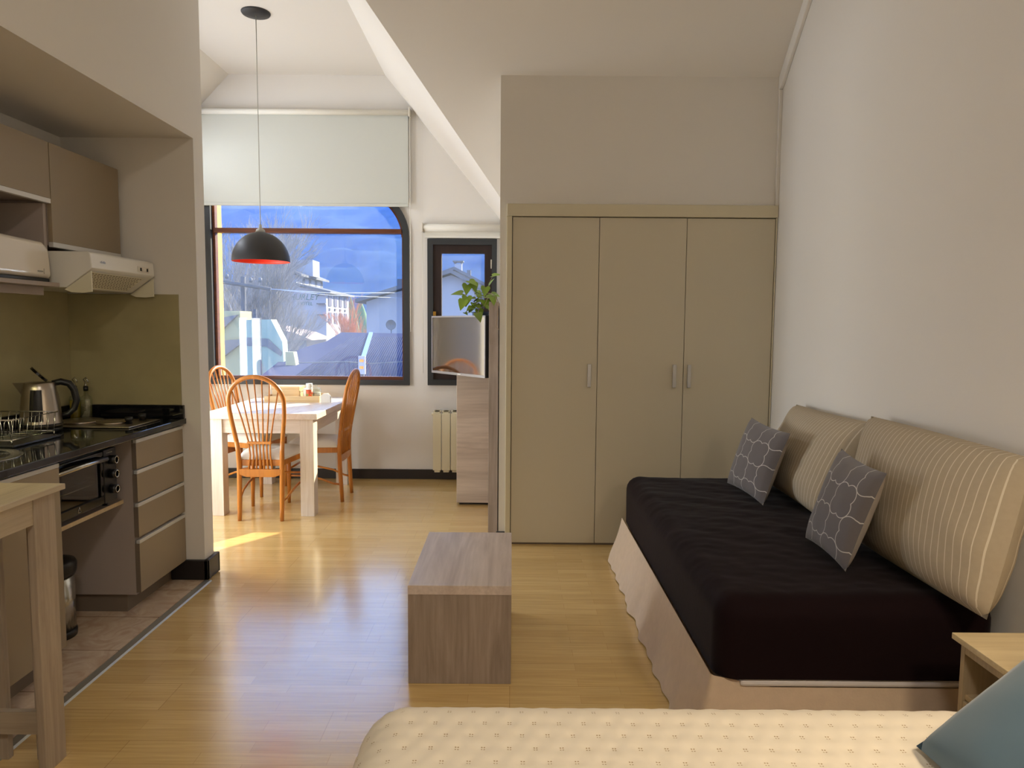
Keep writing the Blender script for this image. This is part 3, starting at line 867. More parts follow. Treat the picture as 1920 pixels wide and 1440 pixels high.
# ------------------------------------------------------------------ radiator
t = thing('radiator', 'cream sectional radiator on the far wall under the side window', 'radiator', (-0.54, FAR - 0.06, 0.08))
for k in range(5):
    x0 = -0.712 + 0.081 * k
    MB().box(x0, x0 + 0.076, FAR - 0.10, FAR - 0.092, 0.10, 0.62).box(x0 + 0.012, x0 + 0.064, FAR - 0.092, FAR - 0.04, 0.08, 0.645)\
        .box(x0 + 0.004, x0 + 0.072, FAR - 0.092, FAR - 0.03, 0.575, 0.60).box(x0 + 0.004, x0 + 0.072, FAR - 0.092, FAR - 0.03, 0.63, 0.645).build('radiator_section', M['cream_metal'], t, 0.004)
MB().lathe([(0.0, -0.725), (0.014, -0.725), (0.014, -0.69), (0.0, -0.69)], (0, FAR - 0.06, 0.61), 12, 'x').build('plug', M['cream_metal'], t)
for zz_ in (0.2, 0.5):
    MB().box(-0.63, -0.6, FAR - 0.05, FAR, zz_, zz_ + 0.02).build('wall_bracket', M['cream_metal'], t)

# ------------------------------------------------------------------ tv divider, tv, plant
t = thing('divider_cabinet', 'greyed wood divider with tall edge board and cabinet beside the wardrobe', 'divider', (-0.2, 5.2, 0))
MB().box(-0.155, -0.092, 4.70, 5.5, 0.0, 1.57).build('side_board', M['grey_wood_z_shaded'], t, 0.002)
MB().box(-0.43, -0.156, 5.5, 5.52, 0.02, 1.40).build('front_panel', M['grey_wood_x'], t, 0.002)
MB().box(-0.43, -0.092, 5.521, 5.80, 0.02, 1.38).build('carcass', M['grey_wood_z_shaded'], t, 0.002)
MB().box(-0.41, -0.11, 5.53, 5.79, 0.0, 0.02).build('plinth', M['black_paint'], t)

TVC = Vector((-0.41, 5.315, 1.262))
tu = Vector((0.61, -0.79, 0)).normalized()      # towards the right-hand edge
tn = Vector((-0.79, -0.61, 0)).normalized()     # out of the screen
t = thing('television', 'flat silver-edged television on a swivel arm in front of the side window', 'television', tuple(TVC))


def tvbox(mb, u0, u1, n0, n1, z0, z1):
    v = []
    for u in (u0, u1):
        for nn in (n0, n1):
            for z in (z0, z1):
                p = TVC + tu * u + tn * nn; v.append((p.x, p.y, TVC.z + z))
    return mb.add(v, [(0, 1, 3, 2), (4, 6, 7, 5), (0, 4, 5, 1), (2, 3, 7, 6), (0, 2, 6, 4), (1, 5, 7, 3)])


tvbox(MB(), -0.362, 0.362, -0.035, 0.0, -0.222, 0.222).build('back_case', M['black_plastic'], t, 0.003)
bz = MB()
tvbox(bz, -0.362, 0.362, 0.001, 0.006, 0.211, 0.222); tvbox(bz, -0.362, 0.362, 0.001, 0.006, -0.222, -0.204)
tvbox(bz, -0.362, -0.351, 0.001, 0.006, -0.204, 0.211); tvbox(bz, 0.351, 0.362, 0.001, 0.006, -0.204, 0.211)
bz.build('bezel', M['tv_bezel'], t)
tvbox(MB(), -0.351, 0.351, 0.0005, 0.003, -0.204, 0.211).build('screen', M['tv_screen'], t)
tvbox(MB(), 0.01, 0.05, 0.0062, 0.0075, -0.217, -0.209).build('badge', M['white_enamel'], t)
arm = MB()
tvbox(arm, -0.1, 0.15, -0.05, -0.036, -0.1, 0.1)
arm.tube([tuple(TVC + tn * -0.05 + tu * 0.05), (-0.23, 5.42, 1.262), (-0.17, 5.3, 1.262)], 0.014, 8)
arm.box(-0.172, -0.1555, 5.22, 5.38, 1.13, 1.42)
arm.build('wall_arm', M['black_plastic'], t)
MB().tube([(-0.178, 5.1, 1.40), (-0.185, 5.12, 1.3), (-0.172, 5.1, 1.2), (-0.18, 5.1, 1.12), (-0.165, 5.1, 1.08)], 0.006, 6).build('cable', M['black_plastic'], t)

# plant
PX, PY, PZ = -0.24, 5.64, 1.381
t = thing('potted_ivy', 'trailing ivy in a navy pot on the divider above the television', 'plant', (PX, PY, PZ))
MB().lathe([(0.0, 0.0), (0.055, 0.0), (0.075, 0.10), (0.082, 0.14), (0.075, 0.14), (0.068, 0.12), (0.0, 0.115)], (PX, PY, PZ), 28).build('pot', M['pot'], t)
MB().lathe([(0.0, 0.118), (0.067, 0.118), (0.0, 0.122)], (PX, PY, PZ), 20).build('soil', M['soil'], t)


def leaf(mb, base, d, up, L, W):
    """heart/arrow shaped leaf folded along its midrib"""
    d = Vector(d).normalized(); s = d.cross(Vector(up)).normalized(); n = s.cross(d).normalized()
    out = [(0.0, 0.0), (-0.16, 0.22), (-0.12, 0.42), (0.08, 0.5), (0.3, 0.42), (0.6, 0.25), (0.85, 0.09), (1.0, 0.0)]
    b = Vector(base)
    v = []
    mid = [0.0, 0.02, 0.08, 0.16, 0.34, 0.6, 0.85, 1.0]
    for m_ in mid: v.append(b + d * m_ * L - n * (0.12 * L * m_ * m_))
    for sgn in (1, -1):
        for (a, w) in out: v.append(b + d * a * L + s * (sgn * w * W) + n * (0.18 * w * W - 0.12 * L * a * a))
    f = []
    for k in range(7):
        f.append((k, k + 1, 8 + k + 1, 8 + k)); f.append((k, 16 + k, 16 + k + 1, k + 1))
    mb.add(v, f, True)


origin = Vector((PX, PY, PZ + 0.12))
# (leaf base, direction it points in, length) in room coordinates
LV = [((-0.385, 5.45, 1.655), (-1, -0.15, -0.02), 0.105), ((-0.33, 5.45, 1.75), (0.6, -0.4, -0.3), 0.10), ((-0.345, 5.45, 1.72), (-0.1, -0.4, -1), 0.10),
      ((-0.30, 5.45, 1.73), (0.25, -0.3, -0.8), 0.09), ((-0.37, 5.4, 1.60), (-0.3, -0.4, -0.9), 0.10), ((-0.345, 5.42, 1.63), (-0.1, -0.4, -0.9), 0.10),
      ((-0.205, 5.4, 1.70), (-0.1, -0.4, -0.9), 0.09), ((-0.175, 5.38, 1.715), (0.3, -0.3, 0.5), 0.08), ((-0.15, 5.3, 1.78), (0.8, -0.3, 0.15), 0.085),
      ((-0.2, 5.4, 1.63), (0.7, -0.5, -0.1), 0.10), ((-0.16, 5.38, 1.65), (0.8, -0.4, -0.2), 0.09), ((-0.235, 5.42, 1.60), (-0.6, -0.6, -0.1), 0.07),
      ((-0.21, 5.4, 1.60), (0.2, -0.6, -0.8), 0.09), ((-0.255, 5.4, 1.53), (0.3, -0.5, -0.9), 0.085), ((-0.245, 5.0, 1.495), (0.35, -0.5, -0.8), 0.085),
      ((-0.365, 5.45, 1.51), (0.3, -0.4, -0.2), 0.05), ((-0.335, 5.45, 1.51), (0.4, -0.5, 0.1), 0.05), ((-0.3, 5.45, 1.56), (-0.2, -0.5, 0.5), 0.06),
      ((-0.28, 5.45, 1.60), (0.3, -0.5, 0.5), 0.06), ((-0.27, 5.4, 1.56), (0.5, -0.5, -0.3), 0.06), ((-0.18, 5.35, 1.56), (0.3, -0.6, -0.6), 0.08),
      ((-0.15, 5.2, 1.62), (0.4, -0.5, 0.3), 0.075), ((-0.13, 4.675, 1.60), (0.2, -0.25, -1), 0.07), ((-0.22, 5.45, 1.66), (-0.3, -0.4, 0.5), 0.06)]
for k in range(16):
    a = random.uniform(-pi, 0); r_ = random.uniform(0.03, 0.11)
    LV.append(((PX - 0.03 + r_ * 0.7 * cos(a), PY - 0.12 + r_ * sin(a), 1.55 + random.uniform(-0.02, 0.12)), (random.uniform(-1, 0.2), -0.6, random.uniform(-0.7, 0.5)), random.uniform(0.045, 0.075)))
stems = MB()
for k, (b, d, L_) in enumerate(LV):
    L_ *= 0.86
    lm = MB(); leaf(lm, b, d, (0.1, -0.5, 0.85), L_, L_ * 0.95)
    lm.build('leaf', M['leaf'], t)
    bb = Vector(b)
    mid = origin.lerp(bb, 0.55) + Vector((0, 0, 0.05))
    stems.tube([origin + Vector((random.uniform(-.03, .03), random.uniform(-.03, .03), 0)), mid, bb], 0.0016, 5)
hang = [(-0.2, 5.45, 1.66), (-0.15, 5.1, 1.64), (-0.11, 4.66, 1.60), (-0.095, 4.64, 1.5), (-0.105, 4.64, 1.40), (-0.08, 4.63, 1.385), (-0.072, 4.62, 1.42), (-0.08, 4.62, 1.52), (-0.1, 4.66, 1.585)]
stems.tube(hang, 0.0022, 6)
stems.build('stems', M['stem'], t)

# ------------------------------------------------------------------ kitchen
KX = -1.79         # plane of the drawer fronts
# drawers unit
DY0, DY1 = 3.345, HN - 0.004
t = thing('drawer_cabinet', 'grey base cabinet with four taupe drawers at the end of the kitchen', 'cabinet', (-2.1, 3.58, 0))
MB().box(-2.36, KX - 0.022, DY0, DY1, 0.10, 0.868).build('carcass', M['grey_panel'], t, 0.001)
MB().box(-2.36, KX - 0.085, DY0 + 0.03, DY1, 0.004, 0.1).build('plinth', M['plinth'], t)
for z0, z1 in ((0.716, 0.842), (0.556, 0.692), (0.385, 0.532), (0.112, 0.352)):
    d = MB().box(KX - 0.02, KX, DY0, DY1, z0, z1).build('drawer', M['taupe'], t, 0.001)
    d2 = MB().box(KX - 0.021, KX + 0.001, DY0 - 0.0015, DY0 - 0.0002, z0, z1).build('edge_band', M['taupe_dark'], d)
    MB().box(KX - 0.016, KX + 0.002, DY0 + 0.001, DY1, z1 + 0.0005, z1 + 0.018).build('grip_lip', M['grey_alu'], d, 0.002)
# open bay side + oven shelf
t = thing('oven_shelf', 'pale shelf board under the mini oven between the base cabinets', 'shelf', (-2.1, 3.05, 0.56))
MB().box(-2.36, -1.862, 2.775, DY0 - 0.001, 0.552, 0.570).build('board', M['grey_panel'], t)
MB().box(-1.8615, -1.858, 2.775, DY0 - 0.001, 0.552, 0.570).build('front_edge', M['light_oak_z'], t)
t = thing('mini_oven', 'black countertop mini oven with three knobs on the shelf', 'oven', (-2.05, 3.0, 0.571))
OX = -1.835
MB().box(-2.2, OX - 0.025, 2.785, 2.80, 0.595, 0.84).box(-2.2, OX - 0.025, 3.245, 3.26, 0.595, 0.84).box(-2.2, OX - 0.025, 2.80, 3.245, 0.825, 0.84)\
    .box(-2.2, OX - 0.025, 2.80, 3.245, 0.595, 0.61).box(-2.2, -2.185, 2.80, 3.245, 0.61, 0.825).build('body', M['black_plastic'], t, 0.002)
MB().box(OX - 0.024, OX - 0.004, 3.16, 3.262, 0.595, 0.84).build('control_panel', M['black_plastic'], t, 0.003)
d = MB().box(OX - 0.024, OX - 0.004, 2.785, 3.155, 0.79, 0.835).box(OX - 0.024, OX - 0.004, 2.785, 3.155, 0.598, 0.635)\
    .box(OX - 0.024, OX - 0.004, 2.785, 2.81, 0.635, 0.79).box(OX - 0.024, OX - 0.004, 3.135, 3.155, 0.635, 0.79).build('door', M['black_gloss'], t, 0.002)
MB().box(OX - 0.016, OX - 0.012, 2.81, 3.135, 0.635, 0.79).build('door_glass', M['oven_glass'], d)
MB().tube([(OX - 0.004, 2.80, 0.80), (OX + 0.02, 2.81, 0.806), (OX + 0.03, 2.97, 0.812), (OX + 0.02, 3.14, 0.806), (OX - 0.004, 3.15, 0.80)], 0.011, 10).build('door_handle', M['steel'], d)
lg = MB()
for a, b in (((2.957, 0.607), (2.968, 0.63)), ((2.979, 0.607), (2.968, 0.63)), ((2.957, 0.607), (2.979, 0.607))):
    lg.tube([(OX - 0.003, a[0], a[1]), (OX - 0.003, b[0], b[1])], 0.0014, 4)
lg.build('maker_mark', M['steel'], d)
for z in (0.79, 0.725, 0.655):
    k_ = MB().lathe([(0.0, 0.0), (0.021, 0.0), (0.020, 0.03), (0.0, 0.03)], (OX - 0.0035, 3.21, z), 24, 'x').build('knob', M['black_plastic'], t)
    MB().lathe([(0.0135, 0.0302), (0.0175, 0.0302), (0.0175, 0.0325), (0.0135, 0.0325), (0.0135, 0.0302)], (OX - 0.0035, 3.21, z), 24, 'x').build('knob_ring', M['steel'], k_)
pm = MB()
for k in range(4): pm.box(OX - 0.0039, OX - 0.0035, 3.185 + 0.012 * k, 3.192 + 0.012 * k, 0.822, 0.826)
pm.build('printed_marks', M['cord'], t)
MB().tube([(-1.95, 2.80, 0.69), (-1.95, 3.245, 0.69)], 0.003, 6).tube([(-1.88, 2.80, 0.69), (-1.88, 3.245, 0.69)], 0.003, 6).build('wire_rack', M['steel'], t)
for x in (-2.15, OX - 0.05):
    for y in (2.82, 3.235):
        MB().lathe([(0.0, 0.0), (0.012, 0.0), (0.014, 0.0245), (0.0, 0.0245)], (x, y, 0.5705), 12).build('foot', M['black_plastic'], t)
# sink cabinet
SY0, SY1 = 1.35, 2.77
t = thing('sink_cabinet', 'taupe-fronted base cabinet under the sink behind the bar table', 'cabinet', (-2.1, 2.1, 0))
MB().box(-2.36, KX - 0.022, SY0, SY1, 0.10, 0.868).build('carcass', M['grey_panel'], t)
MB().box(-2.36, KX - 0.085, SY0, SY1 - 0.005, 0.004, 0.1).build('plinth', M['plinth'], t)
for a, b in ((2.312, SY1), (1.84, 2.308), (SY0, 1.836)):
    d = MB().box(KX - 0.02, KX, a, b, 0.112, 0.842).build('door', M['taupe'], t, 0.001)
    MB().box(KX - 0.016, KX + 0.002, a, b, 0.8425, 0.860).build('grip_lip', M['grey_alu'], d, 0.002)
# worktop
t = thing('worktop', 'polished black granite worktop with low upstand along the kitchen', 'worktop', (-2.08, 2.6, 0.87))
MB().box(-2.388, -1.768, SY0, HN - 0.002, 0.870, 0.90).build('slab', M['granite'], t, 0.003)
MB().box(-2.388, -1.775, HN - 0.022, HN - 0.002, 0.9005, 0.972).box(-2.388, -2.368, SY0, HN - 0.022, 0.9005, 0.972).build('upstand', M['granite'], t, 0.002)
struct('wall_splashback', MB().box(-2.3885, -2.381, SY0, HN - 0.008, 0.973, 1.58).box(-2.3885, -1.79, HN - 0.0075, HN - 0.001, 0.973, 1.567), M['splash'])
# sink
t = thing('sink', 'round stainless steel sink set into the black worktop', 'sink', (-2.08, 2.62, 0.9))
MB().lathe([(0.0, 0.0015), (0.15, 0.0016), (0.165, 0.003), (0.195, 0.005), (0.205, 0.003), (0.207, 0.0005)], (-2.085, 2.64, 0.9), 48).build('rim', M['steel'], t)
MB().lathe([(0.0, 0.0), (0.158, 0.0), (0.163, 0.0022), (0.158, 0.0042), (0.0, 0.002)], (-2.085, 2.64, 0.9005), 48).build('bowl', M['black_gloss'], t)
# hob
t = thing('hob', 'stainless steel hob with two burners and black knobs on the worktop', 'hob', (-2.1, 3.6, 0.9))
MB().box(-2.33, -1.865, 3.43, 3.738, 0.9005, 0.908).build('plate', M['steel_dull'], t, 0.003)
for x, y, r_ in ((-2.20, 3.60, 0.095), (-2.02, 3.57, 0.072)):
    MB().lathe([(0.0, 0.012), (r_ * 0.3, 0.013), (r_ * 0.9, 0.012), (r_, 0.008), (r_ * 1.08, 0.0085), (r_ * 1.1, 0.0)], (x, y, 0.9085), 32).build('burner_plate', M['steel_dull'], t)
for x, y in ((-1.93, 3.55), (-1.93, 3.68)):
    MB().lathe([(0.0, 0.0), (0.016, 0.0), (0.014, 0.014), (0.019, 0.016), (0.019, 0.032), (0.0, 0.033)], (x, y, 0.9085), 20).build('knob', M['black_plastic'], t)
# kettle
kx, ky, kz = -2.225, 3.33, 0.9005
t = thing('kettle', 'brushed steel electric kettle with open lid and black handle', 'kettle', (kx, ky, kz))
MB().lathe([(0.0, 0.0), (0.086, 0.0), (0.088, 0.012), (0.085, 0.02), (0.0, 0.02)], (kx, ky, kz), 32).build('power_base', M['black_plastic'], t)
MB().lathe([(0.0, 0.021), (0.088, 0.021), (0.088, 0.04), (0.086, 0.045), (0.08, 0.13), (0.07, 0.2), (0.064, 0.228), (0.06, 0.232), (0.0, 0.232)], (kx, ky, kz), 40).build('body', M['steel_dull'], t)
MB().lathe([(0.0885, 0.034), (0.0895, 0.036), (0.0885, 0.040)], (kx, ky, kz), 40).build('band', M['black_plastic'], t)
hd = Vector((0.83, 0.55, 0)).normalized()
P = lambda r_, z: (kx + hd.x * r_, ky + hd.y * r_, kz + z)
MB().tube([P(0.05, 0.225), P(0.085, 0.232), P(0.118, 0.222), P(0.138, 0.19), P(0.146, 0.14), P(0.135, 0.1), P(0.11, 0.075), P(0.078, 0.07)], [0.014, 0.016, 0.016, 0.016, 0.0155, 0.014, 0.013, 0.011], 12).build('handle', M['black_plastic'], t)
sp_ = MB()
q = [P(-0.058, 0.15), P(-0.105, 0.232), P(-0.045, 0.232)]
sd = Vector((-hd.y, hd.x, 0)) * 0.022
sp_.add([Vector(q[0]), Vector(q[1]), Vector(q[2]) + sd * 1.3, Vector(q[2]) - sd * 1.3, ], [(0, 1, 2), (0, 3, 1), (1, 3, 2), (0, 2, 3)])
sp_.build('spout', M['steel_dull'], t)
lidp = MB()
c = Vector(P(0.035, 0.24)); ax = Vector((-hd.x * 0.68, -hd.y * 0.68, 0.73)).normalized(); nn = ax.cross(Vector((-hd.y, hd.x, 0))).normalized()
sv = Vector((-hd.y, hd.x, 0))
v = []
for k in range(20):
    a = 2 * pi * k / 20
    v.append(c + ax * (0.045 + 0.045 * cos(a)) + sv * (0.05 * sin(a)))
v2 = [p + nn * 0.012 for p in v]
lidp.add(v + v2, [tuple(range(20))[::-1], tuple(range(20, 40))] + [(k, (k + 1) % 20, 20 + (k + 1) % 20, 20 + k) for k in range(20)])
lidp.build('lid', M['black_gloss'], t)
def kw(u, v):
    a = math.atan2(-0.9, 0.35) + (u - 0.5) * 0.62
    z = 0.055 + 0.145 * v
    r_ = 0.0905 - 0.02 * ((z - 0.045) / 0.16) ** 1.5 + 0.002
    return (kx + r_ * cos(a), ky + r_ * sin(a), kz + z)
MB().grid(kw, 10, 10).build('water_window', M['black_gloss'], t)
# cruets
for nm, x, y, lq, lab_ in (('oil', -2.334, 3.772, M['oil'], 'glass cruet of olive oil with steel pourer, beside the kettle'),
                           ('vinegar', -2.275, 3.772, M['vinegar'], 'clear glass cruet of pale vinegar with steel pourer, beside the hob')):
    z0 = 0.9005
    t = thing('cruet_bottle', lab_, 'bottle', (x, y, z0), group=None)
    MB().lathe([(0.0, 0.0), (0.028, 0.0), (0.029, 0.004), (0.029, 0.105), (0.024, 0.12), (0.011, 0.128), (0.01, 0.155), (0.0, 0.155)], (x, y, z0), 20).build('glass', M['clear_glass'], t)
    MB().lathe([(0.0, 0.006), (0.0265, 0.006), (0.0265, 0.1), (0.0, 0.1)], (x, y, z0), 20).build('liquid', lq, t)
    MB().lathe([(0.0, 0.15), (0.012, 0.15), (0.012, 0.174), (0.0, 0.174)], (x, y, z0), 14).build('stopper', M['black_plastic'], t)
    MB().lathe([(0.0, 0.1745), (0.011, 0.1745), (0.005, 0.184), (0.0045, 0.2), (0.0, 0.2)], (x, y, z0), 14)\
        .tube([(x, y, z0 + 0.196), (x - 0.008, y - 0.004, z0 + 0.212), (x + 0.004, y - 0.004, z0 + 0.222), (x + 0.02, y - 0.006, z0 + 0.196)], 0.0035, 8).build('pourer', M['steel'], t)
# dish rack
t = thing('dish_rack', 'wire dish rack on a black tray beside the sink', 'rack', (-2.17, 3.02, 0.9))
MB().box(-2.34, -2.03, 2.86, 3.17, 0.9005, 0.912).build('drip_tray', M['black_plastic'], t, 0.004)
wr = MB()
for z, e in ((0.93, 0.0), (1.015, 0.012)):
    wr.tube([(-2.325 - e, 2.88 - e, z), (-2.05 + e, 2.88 - e, z), (-2.05 + e, 3.15 + e, z), (-2.325 - e, 3.15 + e, z)], 0.003, 6, closed=True)
for k in range(9):
    x = -2.325 + 0.275 * k / 8
    for y, e in ((2.88, -0.012), (3.15, 0.012)):
        wr.tube([(x, y, 0.93), (x, y + e, 1.015)], 0.0017, 5)
for k in range(7):
    y = 2.88 + 0.27 * k / 6
    wr.tube([(-2.337, y, 1.015), (-2.325, y, 0.93), (-2.05, y, 0.93), (-2.038, y, 1.015)], 0.0017, 5)
    if 0 < k < 6:
        wr.tube([(-2.17, y - 0.012, 0.93), (-2.165, y - 0.012, 0.985), (-2.165, y, 0.995), (-2.165, y + 0.01, 0.985), (-2.17, y + 0.012, 0.93)], 0.0022, 5)
for x, y in ((-2.325, 2.88), (-2.05, 2.88), (-2.05, 3.15), (-2.325, 3.15)):
    wr.tube([(x, y, 0.93), (x, y, 0.9125)], 0.003, 6)
wr.build('wire_basket', M['steel'], t)
# bin
t = thing('pedal_bin', 'small steel waste bin with black lid under the oven shelf', 'bin', (-2.07, 3.09, 0.004))
MB().lathe([(0.0, 0.0), (0.098, 0.0), (0.1, 0.02), (0.098, 0.03), (0.0, 0.03)], (-2.06, 3.09, 0.0045), 32).build('base', M['black_plastic'], t)
MB().lathe([(0.0, 0.031), (0.095, 0.031), (0.095, 0.28), (0.0, 0.28)], (-2.06, 3.09, 0.0045), 32).build('body', M['steel'], t)
MB().lathe([(0.0, 0.281), (0.1, 0.281), (0.106, 0.3), (0.108, 0.33), (0.1, 0.345), (0.06, 0.36), (0.0, 0.363)], (-2.06, 3.09, 0.0045), 32).build('lid', M['black_plastic'], t)

# upper cabinets
UX = -2.07
t = thing('wall_cabinet', 'taupe wall cabinet with one tall door above the range hood', 'cabinet', (-2.23, 3.52, 1.75))
MB().box(-2.386, UX - 0.021, 3.235, 3.79, 1.76, 2.21).build('carcass', M['grey_panel'], t)
d = MB().box(UX - 0.02, UX, 3.235, 3.79, 1.775, 2.212).build('door', M['taupe'], t, 0.001)
MB().box(UX - 0.02, UX + 0.002, 3.235, 3.79, 1.752, 1.7745).build('grip_lip', M['grey_alu'], d, 0.002)
t = thing('wall_cabinet', 'taupe lift-up wall cabinet above the toaster niche', 'cabinet', (-2.23, 2.6, 1.95))
MB().box(-2.386, UX - 0.021, 1.9, 3.23, 1.955, 2.21).build('carcass', M['grey_panel'], t)
d = MB().box(UX - 0.02, UX, 1.9, 3.23, 1.965, 2.212).build('door', M['taupe'], t, 0.001)
MB().box(UX - 0.02, UX + 0.002, 1.9, 3.23, 1.943, 1.9645).build('grip_lip', M['grey_alu'], d, 0.002)
t = thing('appliance_shelf', 'grey shelf niche under the wall cabinet holding the toaster', 'shelf', (-2.23, 2.6, 1.56))
MB().box(-2.386, -2.03, 1.9, 3.205, 1.572, 1.59).build('shelf_board', M['grey_panel'], t, 0.001)
MB().box(-2.386, -2.09, 3.205, 3.225, 1.572, 1.942).build('side_panel', M['grey_panel'], t, 0.001)
MB().box(-2.386, -2.376, 1.9, 3.204, 1.591, 1.942).build('back_panel', M['taupe_dark'], t)
MB().box(-2.12, -2.10, 1.9, 3.2, 1.535, 1.571).build('light_pelmet', M['grey_panel'], t)
MB().box(-2.29, -2.21, 2.05, 2.55, 1.545, 1.5715).build('light_strip', M['white_plastic'], t)
# toaster
t = thing('toaster', 'glossy white toaster with rounded corners on the kitchen shelf', 'toaster', (-2.2, 3.05, 1.591))
tb = MB()
tb.prism([(2.80, 1.607), (3.195, 1.607), (3.18, 1.74), (3.14, 1.765), (2.85, 1.772), (2.81, 1.75)], 'x', -2.25, -2.05)
tb.build('body', M['white_plastic'], t, 0.022, segs=5)
MB().box(-2.24, -2.06, 2.81, 3.185, 1.592, 1.6065).build('base', M['black_plastic'], t, 0.003)
MB().box(-2.0498, -2.0485, 3.09, 3.125, 1.632, 1.638).box(-2.0498, -2.0485, 3.13, 3.134, 1.625, 1.648).build('badge', M['steel'], t)
MB().box(-2.20, -2.18, 2.87, 3.10, 1.768, 1.7745).box(-2.13, -2.11, 2.87, 3.10, 1.768, 1.7745).build('bread_slot', M['black_plastic'], t)
# hood
t = thing('range_hood', 'white slim range hood with slotted filter under the wall cabinet', 'hood', (-2.15, 3.52, 1.55))
HY0, HY1 = 3.235, 3.80
MB().prism([(-2.386, 1.735), (-1.915, 1.735), (-1.905, 1.725), (-1.90, 1.662), (-1.91, 1.652), (-2.02, 1.572), (-2.386, 1.572)], 'y', HY0, HY1).build('body', M['white_enamel'], t, 0.004)
for y in (HY0 - 0.002, HY1 - 0.012):
    MB().prism([(-1.905, 1.648), (-1.905, 1.553), (-1.95, 1.548), (-2.0, 1.551), (-2.03, 1.563)], 'y', y + 0.004, y + 0.011).build('visor_side', M['cream_plastic'], t, 0.001)
fl = MB()
F0, F1 = Vector((-1.915, 0, 1.6465)), Vector((-2.012, 0, 1.5755))
fn_ = Vector((0.59, 0, -0.81))
def fp(s, y, h): p = F0.lerp(F1, s) + fn_ * h; return (p.x, y, p.z)
fl.add([fp(0.02, HY0 + 0.02, 0.002), fp(0.02, HY1 - 0.09, 0.002), fp(0.95, HY1 - 0.09, 0.002), fp(0.95, HY0 + 0.02, 0.002),
        fp(0.02, HY0 + 0.02, 0.004), fp(0.02, HY1 - 0.09, 0.004), fp(0.95, HY1 - 0.09, 0.004), fp(0.95, HY0 + 0.02, 0.004)],
       [(0, 1, 2, 3), (4, 7, 6, 5), (0, 4, 5, 1), (1, 5, 6, 2), (2, 6, 7, 3), (3, 7, 4, 0)])
flo = fl.build('filter_grille', M['cream_plastic'], t)
sl = MB()
for i in range(9):
    for j in range(18):
        s = 0.07 + 0.095 * i; y = HY0 + 0.035 + 0.0245 * j + (0.006 if i % 2 else 0)
        if y > HY1 - 0.11: continue
        sl.add([fp(s, y, 0.0043), fp(s, y + 0.015, 0.0043), fp(s + 0.04, y + 0.015, 0.0043), fp(s + 0.04, y, 0.0043)], [(0, 1, 2, 3)])
o = sl.build('vent_slots', M['taupe_dark'], flo)
MB().box(-1.9015, -1.8985, 3.63, 3.74, 1.672, 1.70).build('control_plate', M['white_plastic'], t, 0.001)
for y in (3.652, 3.715):
    MB().box(-1.8985, -1.894, y, y + 0.007, 1.678, 1.694).build('slider', M['black_plastic'], t)
lg = MB()
for k in range(5): lg.box(-1.9015, -1.9003, 3.305 + 0.009 * k, 3.311 + 0.009 * k, 1.687, 1.687 + (0.011 if k % 2 else 0.008))
lg.build('maker_mark', M['aluminium'], t)

# ------------------------------------------------------------------ bar table
t = thing('bar_table', 'tall narrow ash bar table with slatted legs in front of the kitchen', 'table', (-1.6, 1.7, 0))
MB().box(-1.745, -1.432, 1.25, 2.245, 0.882, 0.90).build('tabletop', M['ash_y'], t, 0.002)
MB().box(-1.472, -1.452, 1.38, 2.115, 0.80, 0.8815).build('apron', M['ash_y'], t, 0.001)
MB().box(-1.735, -1.715, 1.38, 2.115, 0.80, 0.8815).build('apron', M['ash_y'], t, 0.001)
for y0, y1 in ((2.115, 2.215), (1.28, 1.38)):
    ye = (y1 - 0.022, y1) if y0 > 2 else (y0, y0 + 0.022)
    for s, xa in ((1, -1.449), (-1, -1.735)):
        l = MB()
        if s > 0:
            l.box(-1.472, -1.449, y0, y1, 0.0, 0.8815).box(-1.53, -1.472, ye[0], ye[1], 0, 0.8815)
        else:
            l.box(-1.735, -1.712, y0, y1, 0.0, 0.8815).box(-1.712, -1.622, ye[0], ye[1], 0, 0.8815)
        l.build('leg', M['ash_z'], t, 0.001)
    MB().box(-1.712, -1.472, ye[0] - 0.024, ye[0] - 0.001, 0.10, 0.175).build('stretcher', M['ash_x'], t, 0.001)

